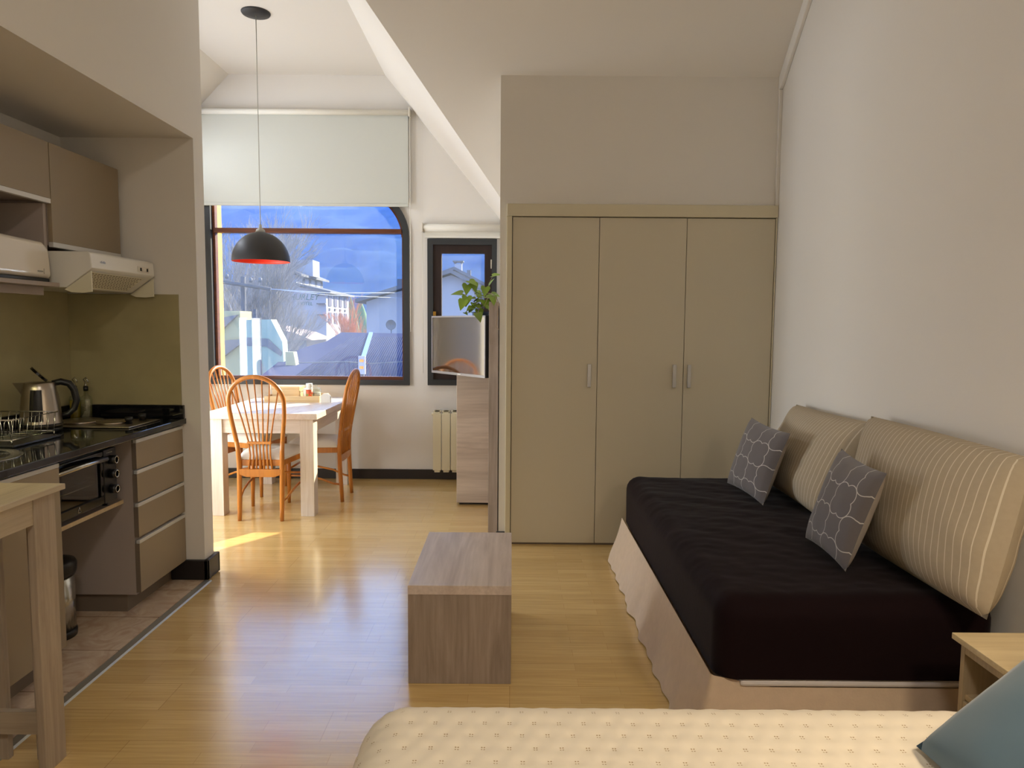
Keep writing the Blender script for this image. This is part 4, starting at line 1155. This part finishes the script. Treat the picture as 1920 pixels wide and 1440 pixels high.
# ------------------------------------------------------------------ soft furniture
def drape(x0, x1, y0, y1, ztop, zbot, rad, nx, ny, disp=None, wav=None):
    """cloth over a box: flat top, rounded edge, hanging sides"""
    ix0, ix1, iy0, iy1 = x0 + rad, x1 - rad, y0 + rad, y1 - rad
    arc = rad * pi / 2
    hang = max(0.0, ztop - rad - zbot)
    tot = arc + hang
    def axis(i0, i1, n, k=14):
        a = [i0 - tot + tot * (j / k) for j in range(k)] + [i0 + (i1 - i0) * j / n for j in range(n)] + [i1 + tot * (j / k) for j in range(k + 1)]
        return a
    xs, ys = axis(ix0, ix1, nx), axis(iy0, iy1, ny)
    v, uvs = [], []
    for Y in ys:
        for X in xs:
            qx, qy = min(max(X, ix0), ix1), min(max(Y, iy0), iy1)
            dx, dy = X - qx, Y - qy
            if dx and dy:
                m = max(abs(dx), abs(dy)); d = m
                L_ = sqrt(dx * dx + dy * dy); dx, dy = dx / L_, dy / L_
            else:
                d = abs(dx) + abs(dy)
                if d > 0: dx, dy = dx / d, dy / d
            if d == 0: p = Vector((qx, qy, ztop)); nrm = Vector((0, 0, 1))
            elif d < arc:
                a = d / rad
                p = Vector((qx + dx * rad * sin(a), qy + dy * rad * sin(a), ztop - rad * (1 - cos(a)))); nrm = Vector((dx * sin(a), dy * sin(a), cos(a)))
            else:
                p = Vector((qx + dx * rad, qy + dy * rad, ztop - rad - (d - arc))); nrm = Vector((dx, dy, 0))
            if disp: p = p + nrm * disp(X, Y, p)
            v.append(p); uvs.append((X, Y))
    n = len(xs)
    f = [(j * n + i, j * n + i + 1, (j + 1) * n + i + 1, (j + 1) * n + i) for j in range(len(ys) - 1) for i in range(n - 1)]
    mb = MB(); mb.add(v, f, True, uvs)
    return mb


# daybed along the right wall
t = thing('daybed', 'low daybed with dark brown cover and beige skirt along the right wall', 'sofa bed', (1.12, 3.15, 0))
from mathutils import noise as mn


def wr_(X, Y, p):
    a = mn.noise(Vector((X * 2.2 + 3, Y * 9 + X * 4, 0.3))) * 0.006 * max(0, min(1, (Y - 2.4) / 0.6))
    b = mn.noise(Vector((X * 5, Y * 3.1, 4.7))) * 0.004
    c = mn.noise(Vector((X * 14 + Y * 10, Y * 24 - X * 6, 1.7))) * 0.0025
    k = 1.0 if p.z > 0.515 else max(0.0, 1 - (0.515 - p.z) / 0.05)
    return (a + c) * k + b * (0.4 + 0.6 * k)


drape(0.68, 1.605, 2.245, 4.19, 0.53, 0.262, 0.075, 70, 130, wr_).build('mattress_cover', M['dark_sheet'], t)
MB().box(0.76, 1.58, 2.252, 4.16, 0.232, 0.261).build('mattress_sheet', M['white_fabric'], t, 0.01)
MB().box(0.70, 1.59, 2.28, 4.17, 0.03, 0.2355).build('base', M['skirt'], t, 0.01)
for x in (0.75, 1.54):
    for y in (2.35, 4.1):
        MB().box(x - 0.025, x + 0.025, y - 0.025, y + 0.025, 0.0, 0.0295).build('foot', M['black_plastic'], t)


def skirt_fn(u, v):
    # u runs along the perimeter (left side then near end), v goes down
    L1, L2 = 1.93, 0.95
    s = u * (L1 + L2)
    z = 0.268 - 0.262 * v
    fl_ = 0.075 * v ** 1.2 + 0.006 * v * sin(s * 19) + 0.005 * v * sin(s * 41 + 1) + 0.01 * v * mn.noise(Vector((s * 6, v * 2, 0)))
    r_ = 0.02
    if s < L1: p = (0.667 - fl_, 4.19 - s, z)
    else: p = (0.667 - fl_ * max(0, 1 - (s - L1) / 0.1) + (s - L1), 2.262 - fl_ * 0.3, z - 0.04 * min(1, (s - L1) / 0.2) * (1 - v))
    return p


MB().grid(skirt_fn, 150, 14).build('skirt', M['skirt'], t)


def pillow(corners, thick, nu=28, nv=24, pinch=0.06, seed=0, power=2.4, out=None, wr=0.004):
    """corners: bottom-left, bottom-right, top-right, top-left; returns front and back shells"""
    c = [Vector(p) for p in corners]
    n = (c[1] - c[0]).cross(c[3] - c[0]).normalized()
    if out is not None and n.dot(Vector(out)) < 0: n = -n
    ctr = sum(c, Vector()) / 4
    def fn(sgn):
        def g(u, v):
            a, b = 2 * u - 1, 2 * v - 1
            # sides bow inwards between the corner ears
            uu = 0.5 + 0.5 * a * (1 - pinch * (1 - b * b))
            vv = 0.5 + 0.5 * b * (1 - pinch * (1 - a * a))
            p = (c[0] * (1 - uu) + c[1] * uu) * (1 - vv) + (c[3] * (1 - uu) + c[2] * uu) * vv
            e = max(0, (1 - abs(a) ** power)) * max(0, (1 - abs(b) ** power))
            h = thick * e ** 0.45
            w = mn.noise(Vector((u * 5 + seed, v * 5, sgn * 3.0))) * wr * (1 if e > 0 else 0)
            return p + n * (sgn * h + (w if e > 0.02 else 0))
        return g
    return fn(1), fn(-1)


def add_pillow(name, label, cat, corners, thick, mf, mb_, group=None, **kw):
    ctr = sum((Vector(p) for p in corners), Vector()) / 4
    t = thing(name, label, cat, tuple(ctr), 0, group)
    f, b = pillow(corners, thick, **kw)
    MB().grid(f, 28, 24).build('front', mf, t)
    MB().grid(b, 28, 24).build('back', mb_, t)
    return t


MZ = 0.545
add_pillow('pillow', 'large pinstriped beige pillow against the wall at the wardrobe end of the daybed', 'pillow',
           [(1.44, 3.95, MZ), (1.415, 3.17, MZ), (1.59, 3.08, 1.0), (1.60, 3.97, 0.985)], 0.12, M['stripe'], M['stripe'],
           'pinstriped pillows on the daybed', out=(-1, 0, 0), seed=1, pinch=0.02, wr=0.008)
add_pillow('pillow', 'large pinstriped beige pillow against the wall at the nightstand end of the daybed', 'pillow',
           [(1.41, 2.86, MZ + 0.01), (1.44, 2.08, MZ - 0.005), (1.56, 2.10, 1.03), (1.58, 3.10, 1.03)], 0.135, M['stripe'], M['stripe'],
           'pinstriped pillows on the daybed', out=(-1, 0, 0), seed=2, pinch=-0.015, wr=0.008)
add_pillow('cushion', 'small grey embroidered cushion in front of the wardrobe-end pillow', 'cushion',
           [(1.21, 3.92, MZ), (1.235, 3.42, MZ), (1.335, 3.37, 0.91), (1.31, 3.85, 0.925)], 0.055, M['quatre'], M['grey_back'],
           'grey embroidered cushions on the daybed', out=(-1, 0, 0.3), seed=3, wr=0.002)
add_pillow('cushion', 'small grey embroidered cushion in front of the nightstand-end pillow', 'cushion',
           [(1.225, 2.89, MZ), (1.20, 2.48, MZ), (1.295, 2.415, 0.917), (1.315, 2.80, 0.937)], 0.055, M['quatre'], M['grey_back'],
           'grey embroidered cushions on the daybed', out=(-1, 0, 0.3), seed=4, wr=0.002)

# nightstand
NX0, NX1, NY0, NY1 = 1.308, RW - 0.005, 1.645, 2.035
t = thing('nightstand', 'light oak nightstand with open front between the bed and the daybed', 'nightstand', (1.48, 1.85, 0))
MB().box(NX0, NX1, NY0, NY1, 0.502, 0.520).build('top', M['light_oak_x'], t, 0.0015)
for y in (NY0 + 0.012, NY1 - 0.03):
    MB().box(NX0 + 0.022, NX1 - 0.005, y, y + 0.018, 0.0, 0.5015).build('side_panel', M['light_oak_z'], t, 0.001)
MB().box(NX0 + 0.022, NX0 + 0.04, NY0 + 0.031, NY1 - 0.031, 0.468, 0.5015).build('rail', M['light_oak_z'], t, 0.001)
MB().box(NX0 + 0.03, NX1 - 0.02, NY0 + 0.031, NY1 - 0.031, 0.33, 0.346).build('shelf', M['light_oak_z'], t, 0.001)
MB().box(NX1 - 0.019, NX1 - 0.006, NY0 + 0.031, NY1 - 0.031, 0.1, 0.5015).build('back_panel', M['light_oak_z'], t)
d = MB().box(NX0 + 0.022, NX0 + 0.04, NY0 + 0.033, NY1 - 0.033, 0.12, 0.326).build('drawer', M['light_oak_z'], t, 0.001)

# bed with quilt
QX, QY = 0.0535, 0.046


def quilt(X, Y, p):
    h = 0.0
    best = 1e9
    for o_ in (0.0, 0.5):
        i = round(X / QX - o_); j = round(Y / (2 * QY) - o_)
        dx, dy = X - (i + o_) * QX, Y - (j + o_) * 2 * QY
        d2 = dx * dx + dy * dy
        best = min(best, d2)
    h -= 0.0045 * math.exp(-best / 0.00016)
    h += 0.0012 * mn.noise(Vector((X * 34, Y * 22, 0.5)))
    return h


def quilt_material():
    m = bpy.data.materials.new('cream_quilt'); m.use_nodes = True
    nt = m.node_tree; N, L = nt.nodes, nt.links
    p = N['Principled BSDF']; p.inputs['Roughness'].default_value = 0.85; p.inputs['Specular IOR Level'].default_value = 0.15
    uv = N.new('ShaderNodeUVMap'); sp = N.new('ShaderNodeSeparateXYZ'); L.new(uv.outputs[0], sp.inputs[0])
    def mth(op, a, b=None):
        x = N.new('ShaderNodeMath'); x.operation = op
        for i, s in enumerate((a, b)):
            if s is None: continue
            if isinstance(s, (int, float)): x.inputs[i].default_value = s
            else: L.new(s, x.inputs[i])
        return x.outputs[0]
    mk = None
    for o_ in (0.0, 0.5):
        x = mth('MULTIPLY', mth('ABSOLUTE', mth('SUBTRACT', mth('FRACT', mth('ADD', mth('DIVIDE', sp.outputs[0], QX), 0.5 - o_ + 10)), 0.5)), QX)
        y = mth('MULTIPLY', mth('ABSOLUTE', mth('SUBTRACT', mth('FRACT', mth('ADD', mth('DIVIDE', sp.outputs[1], 2 * QY), 0.5 - o_ + 10)), 0.5)), 2 * QY)
        dx = mth('SUBTRACT', x, 0.0026); dy = mth('SUBTRACT', y, 0.0036)
        r_ = mth('SQRT', mth('ADD', mth('MULTIPLY', dx, dx), mth('MULTIPLY', dy, dy)))
        k = mth('LESS_THAN', r_, 0.0017)
        mk = k if mk is None else mth('MAXIMUM', mk, k)
    mx = N.new('ShaderNodeMix'); mx.data_type = 'RGBA'
    mx.inputs[6].default_value = lin(238, 225, 203); mx.inputs[7].default_value = lin(178, 152, 114)
    L.new(mk, mx.inputs[0]); L.new(mx.outputs[2], p.inputs['Base Color'])
    return m


t = thing('bed', 'cream quilted bed across the foreground with stitched bedspread', 'bed', (0.65, 0.9, 0))
MB().box(-0.25, 1.6, 0.28, 1.53, 0.10, 0.30).build('base', M['skirt'], t, 0.01)
for x in (-0.2, 1.5):
    for y in (0.35, 1.45):
        MB().box(x - 0.03, x + 0.03, y - 0.03, y + 0.03, 0.0, 0.0995).build('foot', M['black_plastic'], t)
drape(-0.335, 1.62, 0.2, 1.612, 0.56, 0.30, 0.11, 200, 140, quilt).build('quilt', quilt_material(), t)
add_pillow('pillow', 'plain beige pillow behind the blue cushion at the head of the bed', 'pillow',
           [(1.08, 0.75, 0.575), (1.08, 1.5, 0.575), (1.36, 1.52, 0.93), (1.36, 0.75, 0.93)], 0.045, M['beige_pillow'], M['beige_pillow'], None, out=(-1, 0, 1), seed=6)
add_pillow('cushion', 'slate blue cushion leaning on the beige pillow at the head of the bed', 'cushion',
           [(0.815, 0.90, 0.575), (0.825, 1.375, 0.572), (1.13, 1.40, 0.815), (1.13, 0.90, 0.83)], 0.06, M['blue_fabric'], M['blue_fabric'], None, out=(-1, 0, 1), seed=8)

# ------------------------------------------------------------------ outside
def px(x, y, Y):
    """point of the street scene seen along pixel (x, y) at depth Y (used only to take bearings)"""
    cxp, cyp = (x - 960) / 1331.0, (y - 720) / 1331.0
    r_ = R(0.43); cr, sr = cos(r_), sin(r_)
    X = cxp * cr + cyp * sr; D = -cxp * sr + cyp * cr
    cp, sp2 = cos(_pitch), sin(_pitch)
    Yd = cp - D * sp2; Zd = -sp2 - D * cp
    k = Y / Yd
    return (X * k, Y, 1.416 + Zd * k)


struct('ground', MB().box(-120, 120, 7.2, 700, -4.2, -4.0), M['ground_out'])
# mountain ridge closing the view
def mtn(u, v):
    X = -500 + 1000 * u; d = v
    Y = 330 + 330 * d
    h = -8 + 145 * (d ** 0.9) * (0.85 + 0.18 * mn.noise(Vector((u * 5, 0.3, 1.0))) + 0.06 * mn.noise(Vector((u * 17, d * 4, 2))))
    h += 6 * mn.noise(Vector((u * 40, d * 20, 5)))
    return (X, Y, h)


struct('mountain_slope', MB().grid(mtn, 120, 40), M['mountain'], 'hazy blue forested mountain slope behind the town', 'mountain')

# hotel
HX = -11.75
HD = 45.0
t = thing('hotel_building', 'white hotel with painted lettering on its shaded gable wall', 'building', (-14, HD + 3, -4))
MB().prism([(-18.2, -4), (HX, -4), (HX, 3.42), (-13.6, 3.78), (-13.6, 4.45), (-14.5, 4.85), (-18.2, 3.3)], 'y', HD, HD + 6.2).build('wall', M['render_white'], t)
rf = MB()
for (xa, za), (xb, zb) in (((-14.5, 4.9), (-13.2, 4.38)), ((-13.6, 3.83), (-11.4, 3.32)), ((-18.6, 3.2), (-14.5, 4.9))):
    rf.prism([(xa, za), (xb, zb), (xb, zb + 0.14), (xa, za + 0.14)], 'y', HD - 0.3, HD + 6.5)
rf.build('roof', M['roof_grey'], t)
MB().box(-14.3, -13.0 , HD + 1.6, HD + 3.2, 4.5, 5.55).build('roof_tank', M['render_white'], t)
for k in range(4):
    MB().box(-13.62, -13.57, HD + 0.3 + 1.45 * k, HD + 1.2 + 1.45 * k, 3.86, 4.36).build('clerestory_window', M['render_white'], t)
    MB().box(-13.61, -13.55, HD + 1.2 + 1.45 * k, HD + 1.7 + 1.45 * k, 3.84, 4.36).build('shutter', M['roof_grey'], t)
for zr in (2.55, 1.45):
    for k in range(4):
        MB().box(HX - 0.02, HX + 0.05, HD + 0.5 + 1.4 * k, HD + 1.2 + 1.4 * k, zr, zr + 0.7).build('window', M['ext_dark'], t)
for k in range(4):
    MB().box(HX - 0.02, HX + 0.07, HD + 0.6 + 1.4 * k, HD + 0.95 + 1.4 * k, 2.28, 2.42).build('vent', M['roof_grey'], t)
MB().box(-14.75, -14.2, HD - 0.04, HD, 3.85, 4.45).build('gable_window', M['ext_dark'], t)
for zr in (1.95, 2.65, 3.25):
    MB().box(-12.3, HX, HD - 0.25, HD, zr, zr + 0.07).build('balcony_slab', M['roof_grey'], t)


def text_mesh(s, size, m, parent, loc, shear=0.0, name='sign_lettering'):
    cu = bpy.data.curves.new(name, 'FONT'); cu.body = s; cu.size = size; cu.extrude = 0.01; cu.shear = shear
    cu.align_x = 'RIGHT'
    o = bpy.data.objects.new(name + '_curve', cu)
    me = bpy.data.meshes.new_from_object(o)
    bpy.data.objects.remove(o)
    me.transform(Matrix.Translation(loc) @ Matrix.Rotation(pi / 2, 4, 'X'))
    off = BASE[parent.name]
    me.transform(Matrix.Translation(-off))
    me.materials.clear(); me.materials.append(m)
    ob = bpy.data.objects.new(name, me); COL.objects.link(ob); ob.parent = parent
    return ob


text_mesh('HURLEY', 0.52, M['ext_green'], t, Vector((-12.22, HD - 0.02, 2.92)), 0.25)
text_mesh('HOTEL', 0.30, M['ext_green'], t, Vector((-12.6, HD - 0.02, 2.58)), 0.1)
# low annexe in front of the hotel
t = thing('annexe_building', 'low annexe with brown roof in front of the hotel gable', 'building', (-13, 40, -4))
MB().box(-16, -11, 38, 42, -4, 0.55).build('wall', M['ext_dark'], t)
MB().prism([(-16.3, 0.55), (-10.6, 0.55), (-11.6, 0.95), (-13.5, 1.35), (-16.3, 1.35)], 'y', 37.7, 42).build('roof', mat('brown_tiles', lin(150, 128, 116), 0.8), t)

# gabled white house on the right
GY = 25.0
p_l, p_r, p_r2 = px(670, 568, GY), px(846, 513, GY), px(925, 556, GY)
t = thing('gabled_house', 'white gabled house with grey barge boards seen through both windows', 'house', (-2.5, GY, -4))
wl = px(687, 566, GY)[0]; wrx = px(940, 566, GY)[0] + 1.5
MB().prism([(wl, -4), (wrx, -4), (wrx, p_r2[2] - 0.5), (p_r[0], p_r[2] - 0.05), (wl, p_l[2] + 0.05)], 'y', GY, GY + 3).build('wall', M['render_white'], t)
bb = MB()
dx = (p_r2[0] - p_r[0]); dz = (p_r2[2] - p_r[2])
for (a, b) in ((p_l, p_r), (p_r, (p_r[0] + dx * 2, 0, p_r[2] + dz * 2))):
    bb.prism([(a[0], a[2]), (b[0], b[2]), (b[0], b[2] + 0.13), (a[0], a[2] + 0.13)], 'y', GY - 0.35, GY + 3.2)
bb.build('roof', M['roof_grey'], t)
c1 = px(751, 545, GY + 1)
MB().box(c1[0] - 0.12, c1[0] + 0.18, GY + 1, GY + 1.3, c1[2] - 0.3, c1[2] + 0.42).build('chimney', M['roof_grey'], t)
# taller house behind with chimneys
HY = 29.0
t = thing('chimney_house', 'taller white gabled house with two chimneys seen in the side window', 'house', (-2.2, HY, -4))
a, b, c_ = px(826, 517, HY), px(853, 507, HY), px(935, 550, HY)
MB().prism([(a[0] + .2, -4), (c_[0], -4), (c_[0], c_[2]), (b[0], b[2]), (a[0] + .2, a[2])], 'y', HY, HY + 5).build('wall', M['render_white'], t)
r2 = MB()
for (p, q_) in ((a, b), (b, c_)):
    r2.prism([(p[0], p[2]), (q_[0], q_[2]), (q_[0], q_[2] + 0.12), (p[0], p[2] + 0.12)], 'y', HY - 0.4, HY + 5.3)
r2.build('roof', M['roof_grey'], t)
c1, c2 = px(859, 515, HY + 1), px(879, 520, HY + 1)
ch = MB().box(c1[0] - 0.15, c1[0] + 0.15, HY + 1, HY + 1.35, c1[2] - 0.3, c1[2] + 0.45).build('chimney', M['render_white'], t)
MB().box(c1[0] - 0.22, c1[0] + 0.22, HY + 0.93, HY + 1.42, c1[2] + 0.53, c1[2] + 0.58).box(c1[0] - .17, c1[0] - .1, HY + 1, HY + 1.35, c1[2] + .45, c1[2] + .53).box(c1[0] + .1, c1[0] + .17, HY + 1, HY + 1.35, c1[2] + .45, c1[2] + .53).build('chimney_cap', M['roof_grey'], ch)
MB().box(c2[0] - 0.08, c2[0] + 0.08, HY + 1, HY + 1.2, c2[2] - 0.3, c2[2] + 0.3).build('chimney', M['roof_grey'], t)

# slate blue roof in the foreground
t = thing('slate_roof_building', 'building with dark blue corrugated hip roof below the arched window', 'building', (-4, 15, -4))
zb, za = px(600, 708, 11)[2], px(700, 624, 20)[2]
def rp_(x, y):
    # meet the sight line with the roof slope
    m = (za - zb) / 9.0
    q1 = px(x, y, 1.0)
    sl_ = q1[2] - 1.416
    Y = (zb - m * 11 - 1.416) / (sl_ - m)
    return Vector(px(x, y, Y))
outl = [rp_(640, 623), rp_(790, 626), rp_(815, 720), rp_(470, 720), rp_(540, 664), rp_(575, 650), rp_(612, 640)]
rm = MB()
dn = Vector((0, 0.0, -0.15))
n = len(outl)
rm.add(outl + [p + dn for p in outl], [tuple(range(n)), tuple(range(n, 2 * n))[::-1]] + [(k, (k + 1) % n, n + (k + 1) % n, n + k) for k in range(n)])
rm.build('roof', M['slate'], t)
rib = MB()
for k in range(46):
    x0 = 545 + k * 5.2; x1 = 640 + k * 3.4
    a = rp_(x0, 712); b = rp_(x1, 632 if x1 > 655 else 645)
    rib.tube([a + Vector((0, 0, 0.004)), b + Vector((0, 0, 0.004))], 0.012, 4)
rib.build('corrugation', M['slate'], t)
fl = MB()
a0, a1, b0, b1 = rp_(692, 626), rp_(699, 626), rp_(675, 680), rp_(683, 680)
up = Vector((0, 0, 0.05))
fl.add([a0 + up, a1 + up, b1 + up, b0 + up, a0, a1, b1, b0], [(0, 1, 2, 3), (4, 7, 6, 5), (0, 4, 5, 1), (1, 5, 6, 2), (2, 6, 7, 3), (3, 7, 4, 0)])
fl.build('hip_flashing', mat('blue_flashing', lin(96, 130, 205), 0.5), t)
MB().box(outl[3].x + 0.3, -0.6, 11.4, 19.5, -4, zb - 0.25).build('wall', M['ext_dark'], t)

# dish
DP = Vector(px(733, 609, 23))
t = thing('satellite_dish', 'grey satellite dish in front of the white gabled house', 'satellite dish', tuple(DP))
MB().lathe([(0.0, 0.05), (0.08, 0.042), (0.13, 0.02), (0.165, 0.0), (0.16, 0.004), (0.0, 0.06)], tuple(DP), 24, 'y').build('dish', M['roof_grey'], t)
MB().tube([tuple(DP + Vector((0, 0.05, 0))), tuple(DP + Vector((0, 0.06, -0.4))), tuple(DP + Vector((0, 0.06, -4)))], 0.02, 6).build('mast', M['roof_grey'], t)

# mint panel standing in for a window reflection, and cream house, lower left
MYD = 13.0
def poly(pts, Y): return [(px(a, b, Y)[0], px(a, b, Y)[2]) for a, b in pts]
t = thing('mint_reflection', 'pale mint panel standing in for a window reflection below the bare tree', 'building', (-4.7, MYD, -4))
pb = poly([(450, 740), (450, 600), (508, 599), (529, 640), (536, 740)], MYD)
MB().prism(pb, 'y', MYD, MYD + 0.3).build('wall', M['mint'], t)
MB().prism(poly([(487, 599), (489, 599), (492, 740), (490, 740)], MYD), 'y', MYD - 0.02, MYD - 0.001).build('reflected_joint', M['roof_grey'], t)
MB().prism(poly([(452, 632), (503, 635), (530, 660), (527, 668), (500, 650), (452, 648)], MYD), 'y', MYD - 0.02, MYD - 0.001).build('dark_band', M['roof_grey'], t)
MB().prism(poly([(474, 617), (484, 617), (484, 624), (474, 624)], MYD), 'y', MYD - 0.02, MYD - 0.001).build('pink_reflection', mat('pink_reflection', lin(222, 160, 206), 0.7), t)
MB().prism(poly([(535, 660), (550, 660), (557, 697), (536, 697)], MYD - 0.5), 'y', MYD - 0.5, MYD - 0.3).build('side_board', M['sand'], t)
t = thing('cream_house', 'cream house with grey gable at the left edge of the arched window', 'house', (-5.4, 13.6, -4))
MB().prism(poly([(395, 780), (395, 583), (450, 583), (450, 780)], 13.6), 'y', 13.6, 14.2).build('wall', M['sand'], t)
MB().prism(poly([(395, 600), (445, 590), (418, 616), (395, 632)], 13.5), 'y', 13.5, 13.59).build('gable_shadow_board', M['roof_grey'], t)
MB().prism(poly([(395, 640), (450, 636), (450, 645), (420, 668), (395, 680)], 13.5), 'y', 13.5, 13.59).build('awning', M['roof_grey'], t)

# utility pole
t = thing('utility_pole', 'weathered utility pole with tilted crossarm in front of the bare tree', 'pole', (px(455, 600, 14.6)[0], 14.8, -4))
a = px(456, 519, 14.8); b = px(453, 640, 14.8)
MB().tube([(b[0], 14.8, -4), a], 0.055, 8).build('post', M['ext_pole'], t)
MB().tube([px(398, 526, 14.65), px(508, 542, 14.72)], 0.042, 6).build('crossarm', M['ext_pole'], t)
for q_ in (470, 488, 425):
    s = px(q_, 534 if q_ > 456 else 527, 14.68)
    MB().lathe([(0, 0), (0.035, 0.0), (0.04, 0.08), (0, 0.1)], (s[0], s[1], s[2] + 0.05), 8).build('insulator', M['roof_grey'], t)
a = px(478, 580, 15.5)
t = thing('street_post', 'short grey street post to the right of the utility pole', 'pole', (a[0], 15.5, -4))
MB().tube([(a[0], 15.5, -4), a], 0.045, 8).build('post', M['ext_pole'], t)
# wires over the street
wm = MB()
for x0, y0, y1 in ((508, 542, 549), (490, 540, 559)):
    wm.tube([px(x0, y0, 14.7), px(620, (y0 + y1) / 2 + 4, 19), px(760, y1, 25.0)], 0.005, 4)
tag(wm.build('overhead_wires', mat('pale_wire', lin(190, 200, 220), 0.6)), 'thin overhead wires from the utility pole to the gabled house', 'wires')
# junction box on the roof edge
JY = 10.5
a = px(678, 684, JY)
t = thing('junction_box', 'small white junction box with orange tags on a wire above the slate roof', 'box', a)
MB().box(a[0] - 0.05, a[0] + 0.05, JY, JY + 0.06, a[2] - 0.14, a[2] + 0.13).build('case', M['render_white'], t)
for dz_ in (0.06, -0.04):
    MB().box(a[0] - 0.03, a[0] + 0.03, JY - 0.01, JY - 0.001, a[2] + dz_ - 0.02, a[2] + dz_ + 0.02).build('tag', mat('orange_tag', lin(240, 150, 40), 0.6), t)
MB().tube([px(560, 680, JY + 0.05), px(650, 678, JY + 0.05), px(676, 681, JY + 0.05)], 0.012, 5).tube([px(682, 682, JY + 0.05), px(800, 676, JY + 0.05)], 0.008, 5)\
    .tube([(a[0], JY + 0.05, a[2] - 0.14), (a[0] + 0.1, JY + 0.05, -4)], 0.03, 6).build('cable', M['roof_grey'], t)


def tree(name, label, base, height, spread, levels, m, rng, r0, group=None, ratio=0.66):
    t = thing(name, label, 'tree', base)
    tr_, tw_ = MB(), MB()
    def grow(p, d, L_, r_, lv):
        e = p + d * L_
        mid = p + d * L_ * 0.5 + Vector((rng.uniform(-1, 1), rng.uniform(-1, 1), rng.uniform(-0.5, 1))) * L_ * 0.06
        (tr_ if lv >= levels - 1 else tw_).tube([p, mid, e], [r_, r_ * 0.8, r_ * 0.6], 4 if lv < levels - 1 else 8, caps=False)
        if lv == 0: return
        for k in range(rng.choice((3, 4)) if lv < levels else 5):
            a = rng.uniform(0, 2 * pi); s = rng.uniform(0.3, 0.85) * spread
            u = d.orthogonal().normalized(); w = d.cross(u)
            nd = (d + (u * cos(a) + w * sin(a)) * s + Vector((0, 0, 0.12))).normalized()
            st = p.lerp(e, rng.uniform(0.45, 1.0))
            grow(st, nd, L_ * rng.uniform(ratio - 0.1, ratio + 0.12), r_ * 0.62, lv - 1)
    grow(Vector(base), Vector((0, 0, 1)), height * 0.36, r0, levels)
    tr_.build('trunk', m, t); tw_.build('branches', m, t)
    return t


rng = random.Random(11)
b = px(442, 600, 19); tree('bare_tree', 'bare pale-twigged tree in front of the hotel', (b[0], 19.0, -4), 9.8, 0.5, 7, M['twig'], rng, 0.075)
b = px(425, 600, 26); tree('bare_tree', 'bare pale-twigged tree behind the utility pole at the window edge', (b[0], 26.0, -4), 11.0, 0.6, 6, M['twig'], rng, 0.09)
b = px(664, 600, 38); tree('autumn_tree', 'orange autumn tree between the hotel and gabled house', (b[0], 38.0, -4), 7.2, 0.45, 6, M['autumn'], rng, 0.06)
b = px(658, 560, 70)
t = thing('conifer', 'green conifer far behind the orange tree', 'tree', (b[0], 70, -4))
MB().lathe([(0.0, 0.0), (1.6, 0.2), (1.3, 2.0), (0.9, 4.5), (0.5, 6.3), (0.0, 8.2)], (b[0], 70, -4), 10).build('crown', M['conifer'], t)
b = px(676, 566, 80)
t = thing('conifer', 'dark green conifer beside the left eave of the gabled house', 'tree', (b[0], 80, -4))
MB().lathe([(0.0, 0.0), (2.4, 0.2), (2.0, 2.4), (1.2, 5.0), (0.5, 7.0), (0.0, 8.3)], (b[0], 80, -4), 10).build('crown', M['conifer'], t)

# haze in the valley between the town and the mountain
hz = bpy.data.materials.new('valley_haze'); hz.use_nodes = True
_n = hz.node_tree.nodes; _l = hz.node_tree.links
_n.remove(_n['Principled BSDF'])
_vs = _n.new('ShaderNodeVolumeScatter'); _vs.inputs['Color'].default_value = (0.028, 0.10, 0.55, 1)
_vs.inputs['Density'].default_value = 0.0012
_vs.inputs['Anisotropy'].default_value = 0.2
_l.new(_vs.outputs[0], _n['Material Output'].inputs['Volume'])
o = MB().box(-480, 480, 85, 680, -4, 170).build('haze', hz)
o['kind'] = 'structure'; o['label'] = 'blue haze in the valley before the mountain'; o['category'] = 'haze'
